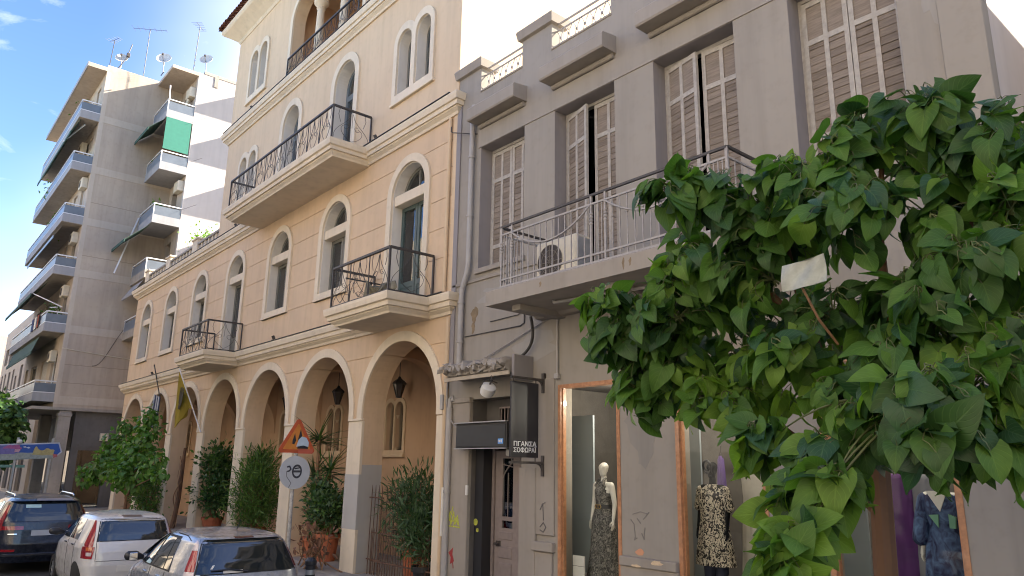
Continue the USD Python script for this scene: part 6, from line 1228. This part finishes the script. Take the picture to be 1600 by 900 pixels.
# dark sport utility
def suv():
    b = Body([(.25, .16), (.45, .02), (.65, 0), (.95, .04), (1.12, .07), (1.3, .18), (1.55, .40), (1.62, .55), (1.66, 1.0), (1.69, 1.6)],
             [(.25, 4.45), (.5, 4.55), (.8, 4.50), (1.0, 4.2), (1.1, 3.5), (1.18, 3.2), (1.35, 2.9), (1.55, 2.5), (1.63, 2.2), (1.67, 2.0), (1.69, 1.8)],
             [(.25, .85), (.45, .91), (.7, .935), (1.0, .935), (1.12, .905), (1.3, .84), (1.55, .725), (1.62, .65), (1.66, .52), (1.69, .15)], 6.5, 3.2, 1.03)
    t = thing('dark_suv', 'dark navy sport utility car with bracket-shaped red lamps, farthest of the three parked cars', 'car', (-20.2, 3.35, 0.0), PI, 'cars parked along the kerb', local=True)
    P = paint('navy_paint', (.012, .014, .022), .2)
    part(t, 'body', b.mesh(.25, 1.69), P, smooth=45)
    part(t, 'rear_window', b.rear_patch(lin(1.14, -.80, 1.55, -.64), lin(1.14, .80, 1.55, .64), 1.14, 1.53, .008), CARGLASS, smooth=40)
    part(t, 'window_sticker', b.rear_patch(lin(1.4, .12, 1.5, .12), lin(1.4, .42, 1.5, .42), 1.42, 1.49, .012, 4, 3), plain('pale_sticker', (.35, .5, .5), .4))
    sp = part(t, 'spoiler', b.rear_patch(lin(1.56, -.70, 1.64, -.62), lin(1.56, .70, 1.64, .62), 1.565, 1.64, .10, 18, 6, .3), P, smooth=40)
    part(sp, 'spoiler_inlay', b.rear_patch(lin(1.57, -.55, 1.62, -.5), lin(1.57, .22, 1.62, .2), 1.575, 1.62, .104, 8, 3), plain('grey_inlay', (.2, .17, .155), .4))
    for s in (1, -1):
        part(t, 'roof_rail', tube([(.75, s * .60, 1.655), (.9, s * .60, 1.70), (2.2, s * .60, 1.71), (2.5, s * .58, 1.63)], .02, 7), CHROME)
        lo, hi = (lambda z: s * (.83 - .14 * max(0, (z - 1.1)) / .42)), (lambda z: s * (b.at(z)[2] * .955))
        y0, y1 = (lo, hi) if s > 0 else (hi, lo)
        tl = part(t, 'tail_lamp', b.rear_patch(y0, y1, .95, 1.48, .014, 6, 14), REDL, smooth=40)
        part(tl, 'inner_lens', b.rear_patch(lambda z: s * .64 - .2, lambda z: s * .64 + .2, .96, 1.04, .014, 8, 4), REDL, smooth=40)
        part(t, 'side_window', b.side_patch(lin(1.15, .65, 1.55, .95), lin(1.15, 1.2, 1.55, 1.2), 1.16, 1.54, .008, s, 8), CARGLASS, smooth=40)
        part(t, 'side_window', b.side_patch(lin(1.15, 1.27, 1.55, 1.27), lin(1.15, 2.0, 1.55, 1.95), 1.16, 1.56, .008, s, 12), CARGLASS, smooth=40)
        part(t, 'side_window', b.side_patch(lin(1.15, 2.08, 1.55, 2.03), lin(1.15, 3.05, 1.55, 2.4), 1.16, 1.56, .008, s, 12), CARGLASS, smooth=40)
        for x in (.85, 3.65): part(t, 'wheel_opening', arch_patch(b, x, .40, s), RUBBER)
        part(t, 'reflector', b.rear_patch(lambda z: s * .68 - .13, lambda z: s * .68 + .13, .50, .55, .012, 6, 3), REDL)
    part(t, 'chrome_strip', b.rear_patch(lambda z: -.80, lambda z: .80, .40, .445, .02, 22, 3), CHROME, smooth=40)
    part(t, 'number_plate', b.rear_patch(lin(.85, -.28, .95, -.28), lin(.85, .28, .95, .28), .83, .945, .012, 4, 3), plain('pale_plate', (.33, .35, .38), .5))
    part(t, 'tailgate_lettering', b.rear_patch(lambda z: .55, lambda z: .72, .86, .885, .012, 4, 3), CHROME)
    wheels(t, (.85, 3.65), .90, .36)
suv()

# ================================================================ shop dummies behind the glass
DUM = plain('dummy_white', (.56, .53, .47), .45, 0, .05, 4)
def print_cloth(name, a, b, scale, lo, hi, dist=1.5):
    return mat(name, {'g': ('geometry', {}), 'm': ('mapping', {'scale': (1, 1, .75)}), 'n': ('noise_texture', {'scale': scale, 'detail': 2.5, 'roughness': .55, 'distortion': dist}), 'r': ('rgb_ramp', {'ramp': [(lo, a), (hi, b)]}),
                      'p': ('principled_bsdf', {'roughness': .75, 'specular_ior_level': .3})}, [('g.position', 'm.vector'), ('m.vector', 'n.vector'), ('n.fac', 'r.fac'), ('r.color', 'p.base_color')])
def dress(x, y, rows, n=44, folds=9, amp=.0, seed=0):
    """rows: (z, half width, half depth, fold depth)"""
    r = np.random.default_rng(seed); ph = r.uniform(0, 6); R = []
    for z, a, b, f in rows:
        R.append([(x + (a + f * math.sin(folds * t + ph + 1.5 * z)) * math.cos(t), y + (b + f * math.sin(folds * t + ph + 1.5 * z)) * math.sin(t), z) for t in np.linspace(0, 2 * PI, n, endpoint=False)])
    return loft(R)
def hand(wx, wy, wz, s, down=1):
    """palm, four curled fingers and a thumb below the wrist"""
    B = [(((wx, wy, wz), .020), ((wx + s * .005, wy - .012, wz - .075), .024))]
    for k in range(4):
        q = -.024 + .016 * k; l = (.062, .072, .068, .052)[k]; p0 = V([wx + s * .004, wy - .012 + q, wz - .08]); p1 = p0 + V([s * .004, -.004, -l * .55]); p2 = p1 + V([-s * .014, -.006, -l * .5])
        B += [((p0, .0095), (p1, .0085)), ((p1, .0085), (p2, .007))]
    B += [(((wx, wy - .03, wz - .03), .011), ((wx - s * .012, wy - .055, wz - .06), .0095)), (((wx - s * .012, wy - .055, wz - .06), .0095), ((wx - s * .014, wy - .058, wz - .09), .008))]
    return B
def dummy(name, label, x, y, z0, head, colour=DUM, arms=(True, True), H=1.78):
    t = thing(name, label, 'mannequin', (x, y, .44), group='shop window mannequins'); k = H / 1.78; Z = lambda z: z0 + z * k
    bones = [(((x - .09, y, Z(.08)), .04), ((x - .085, y, Z(.5)), .05)), (((x + .09, y, Z(.08)), .04), ((x + .085, y, Z(.5)), .05)), (((x - .085, y, Z(.5)), .055), ((x - .075, y, Z(.9)), .085)), (((x + .085, y, Z(.5)), .055), ((x + .075, y, Z(.9)), .085)),
             (((x - .06, y, Z(.92)), .10), ((x + .06, y, Z(.92)), .10)), (((x, y, Z(.95)), .11), ((x, y, Z(1.12)), .095)), (((x - .03, y, Z(1.12)), .085), ((x - .07, y, Z(1.32)), .10)), (((x + .03, y, Z(1.12)), .085), ((x + .07, y, Z(1.32)), .10)),
             (((x - .16, y, Z(1.42)), .052), ((x + .16, y, Z(1.42)), .052)), (((x, y, Z(1.38)), .08), ((x, y, Z(1.47)), .055)), (((x, y, Z(1.45)), .05), ((x, y + .005, Z(1.56)), .045))]
    for s, on in zip((-1, 1), arms):
        if on:
            bones += [(((x + s * .175, y, Z(1.41)), .048), ((x + s * .225, y + .01, Z(1.13)), .038)), (((x + s * .225, y + .01, Z(1.13)), .038), ((x + s * .235, y - .04, Z(.90)), .025))] + hand(x + s * .235, y - .045, Z(.885), s)
    if head: bones += [(((x, y - .01, Z(1.60)), .055), ((x, y - .012, Z(1.70)), .072)), (((x, y + .01, Z(1.66)), .065), ((x, y + .015, Z(1.71)), .075)), (((x, y - .07, Z(1.655)), .012), ((x, y - .076, Z(1.67)), .010))]
    part(t, 'figure', skin(bones, .022, 8), colour, smooth=True)
    part(t, 'stand', [cyl((x, y + .02), .16, z0 - .0, z0 + .012, 20), cyl((x, y + .02), .012, z0, z0 + .35, 8)], ALU)
    return t, Z
z0 = .82
for k, (x, w) in enumerate(((-8.52, .55), (-6.4, .5), (-3.42, .5))): solo('display_plinth', bbox(x - w, x + w, 9.05, 9.75, .442, z0, .01), plain('plinth_grey', (.25, .24, .23), .6), ('pale display block under the belted dummy', 'pale display block under the patterned tunic', 'pale display block under the blue dress')[k], 'display block')
t, Z = dummy('mannequin', 'white egg-headed mannequin in a grey patterned halter dress with a gold belt buckle', -8.52, 9.25, z0, True)
C1 = print_cloth('grey_print', (.04, .038, .034), (.22, .205, .18), 26, .42, .66)
x, y = -8.52, 9.25
part(t, 'dress', dress(x, y, [(.83, .30, .24, .02), (1.0, .27, .21, .018), (1.3, .235, .18, .012), (1.55, .225, .165, .008), (1.72, .215, .155, .004), (1.86, .17, .13, .0), (1.93, .135, .115, 0), (1.98, .14, .115, 0), (2.08, .165, .125, 0), (2.16, .165, .125, 0), (2.24, .10, .10, 0), (2.30, .055, .07, 0)]), C1, smooth=60)
part(t, 'halter_strap', [tube(bez((x + s * .09, y - .10, 2.22), (x + s * .06, y - .11, 2.28), (x + s * .05, y - .06, 2.33), (x + s * .045, y, 2.35), 8), .02, 6) for s in (-1, 1)], C1)
bl = part(t, 'belt', dress(x, y, [(1.875, .162, .13, 0), (1.935, .146, .122, 0)]), BLACKP, smooth=60)
part(bl, 'buckle', [tube([(x + d + .032 * math.cos(q), y - .142, 1.905 + .03 * math.sin(q)) for q in np.linspace(0, 2 * PI, 17)], .008, 6, False) for d in (-.03, .03)], plain('brass', (.5, .36, .14), .3, 1.0))
t, Z = dummy('mannequin', 'black mannequin in a black and cream leopard-print tunic', -6.42, 9.25, z0, True, plain('matt_black', (.012, .012, .012), .95, spec=.1), H=1.80)
x = -6.42; C2 = print_cloth('leopard_print', (.014, .012, .010), (.50, .44, .34), 21, .47, .53, 2.2)
part(t, 'tunic', dress(x, y, [(1.22, .30, .2, .012), (1.45, .27, .18, .01), (1.72, .225, .155, .006), (1.84, .20, .14, .004), (1.95, .21, .145, 0), (2.12, .235, .145, 0), (2.22, .22, .12, 0), (2.28, .12, .09, 0), (2.31, .07, .075, 0)]), C2, smooth=60)
part(t, 'sleeve', [skin([(((x + s * .19, y, 2.22), .075), ((x + s * .25, y + .01, 2.0), .07))], .03, 4) for s in (-1, 1)], C2, smooth=60)
part(t, 'trousers', [skin([(((x + s * .09, y, 1.3), .10), ((x + s * .1, y, .9), .075))], .04, 3) for s in (-1, 1)], plain('navy_trousers', (.012, .016, .035), .8), smooth=60)
part(t, 'necklace', tube([(x + .062 * math.cos(q), y - .11 - .02 * math.sin(q), 2.55 + .085 * math.sin(q)) for q in np.linspace(0, 2 * PI, 21)], .02, 8, False), BLACKP)
t, Z = dummy('mannequin', 'headless white mannequin in a dark blue wrap dress with a pale V neckline', -3.40, 9.25, z0, False, H=1.80)
x = -3.40; C3 = print_cloth('blue_print', (.016, .018, .06), (.09, .15, .27), 9, .35, .7)
bd = dress(x, y, [(.83, .31, .24, .025), (1.1, .28, .21, .02), (1.4, .25, .18, .012), (1.7, .215, .155, .006), (1.86, .165, .13, 0), (1.95, .15, .12, 0), (2.08, .185, .135, 0), (2.2, .2, .13, 0), (2.27, .17, .11, 0), (2.31, .09, .08, 0)])
part(t, 'dress', bd, C3, smooth=60)
part(t, 'neckline', prism_xz(sg.Polygon([(x - .11, 2.32), (x + .11, 2.32), (x + .02, 2.10)]), y - .142, y - .128), DUM)
part(t, 'sleeve', [skin([(((x + s * .18, y, 2.22), .08), ((x + s * .24, y + .01, 1.98), .085)), (((x + s * .24, y + .01, 1.98), .085), ((x + s * .25, y - .03, 1.8), .09))], .03, 4) for s in (-1, 1)], C3, smooth=60)
part(t, 'green_motif', [prism_xz(sg.Polygon([(x - .10, 2.06), (x + .0, 2.07), (x - .01, 1.93)]), y - .15, y - .13), prism_xz(sg.Polygon([(x + .10, 2.08), (x + .17, 2.05), (x + .16, 1.93), (x + .1, 1.93)]), y - .14, y - .10)], plain('mint_print', (.14, .30, .19), .8))
for k, (x, m, lab) in enumerate(((-6.08, plain('ivory_cloth', (.50, .47, .40), .8), 'long ivory dress hanging beside the leopard tunic'), (-6.60, plain('lilac_cloth', (.14, .085, .26), .8), 'lilac scarf hanging behind the leopard tunic'), (-4.05, plain('purple_cloth', (.09, .02, .13), .8), 'purple dress hanging beside the blue wrap dress'), (-8.15, plain('brown_cloth', (.05, .03, .025), .85), 'dark brown dress hanging at the back of the first shop window'), (-3.75, plain('grey_cloth', (.2, .2, .22), .8), 'grey dress hanging beside the blue wrap dress'))):
    yy = 10.25 if k == 3 else 9.75; top = 3.2 if k == 3 else (2.72 if k == 1 else 2.5); h = .9 if k == 3 else (1.0 if k == 1 else 1.5); w = .05 if k == 1 else .20
    g = thing('hanging_garment', lab, 'garment', (x, yy, top), group='garments hanging in the boutique')
    part(g, 'cloth', dress(x, yy, [(top - h, w * 1.15, .09, .02), (top - h * .6, w, .08, .015), (top - h * .25, w * .8, .07, .008), (top - .06, w * .95, .05, 0), (top, w * .4, .03, 0)], 36, 8), m, smooth=60)
    part(g, 'hanger', [tube([(x - w * .8, yy, top - .03), (x, yy, top + .06), (x + w * .8, yy, top - .03)], .008, 5), tube([(x, yy, top + .06), (x, yy, top + .14), (x + .03, yy, top + .16)], .005, 5)], IRON)
sq = thing('white_notice', 'white card leaning at the foot of the first shop window', 'card', (-8.78, 8.95, .45)); part(sq, 'card', [bbox(-8.92, -8.66, 8.93, 8.95, .45, 1.14, .004)], WHITEP); part(sq, 'fold', box(-8.92, -8.66, 8.925, 8.931, .98, .985), RUBBER)
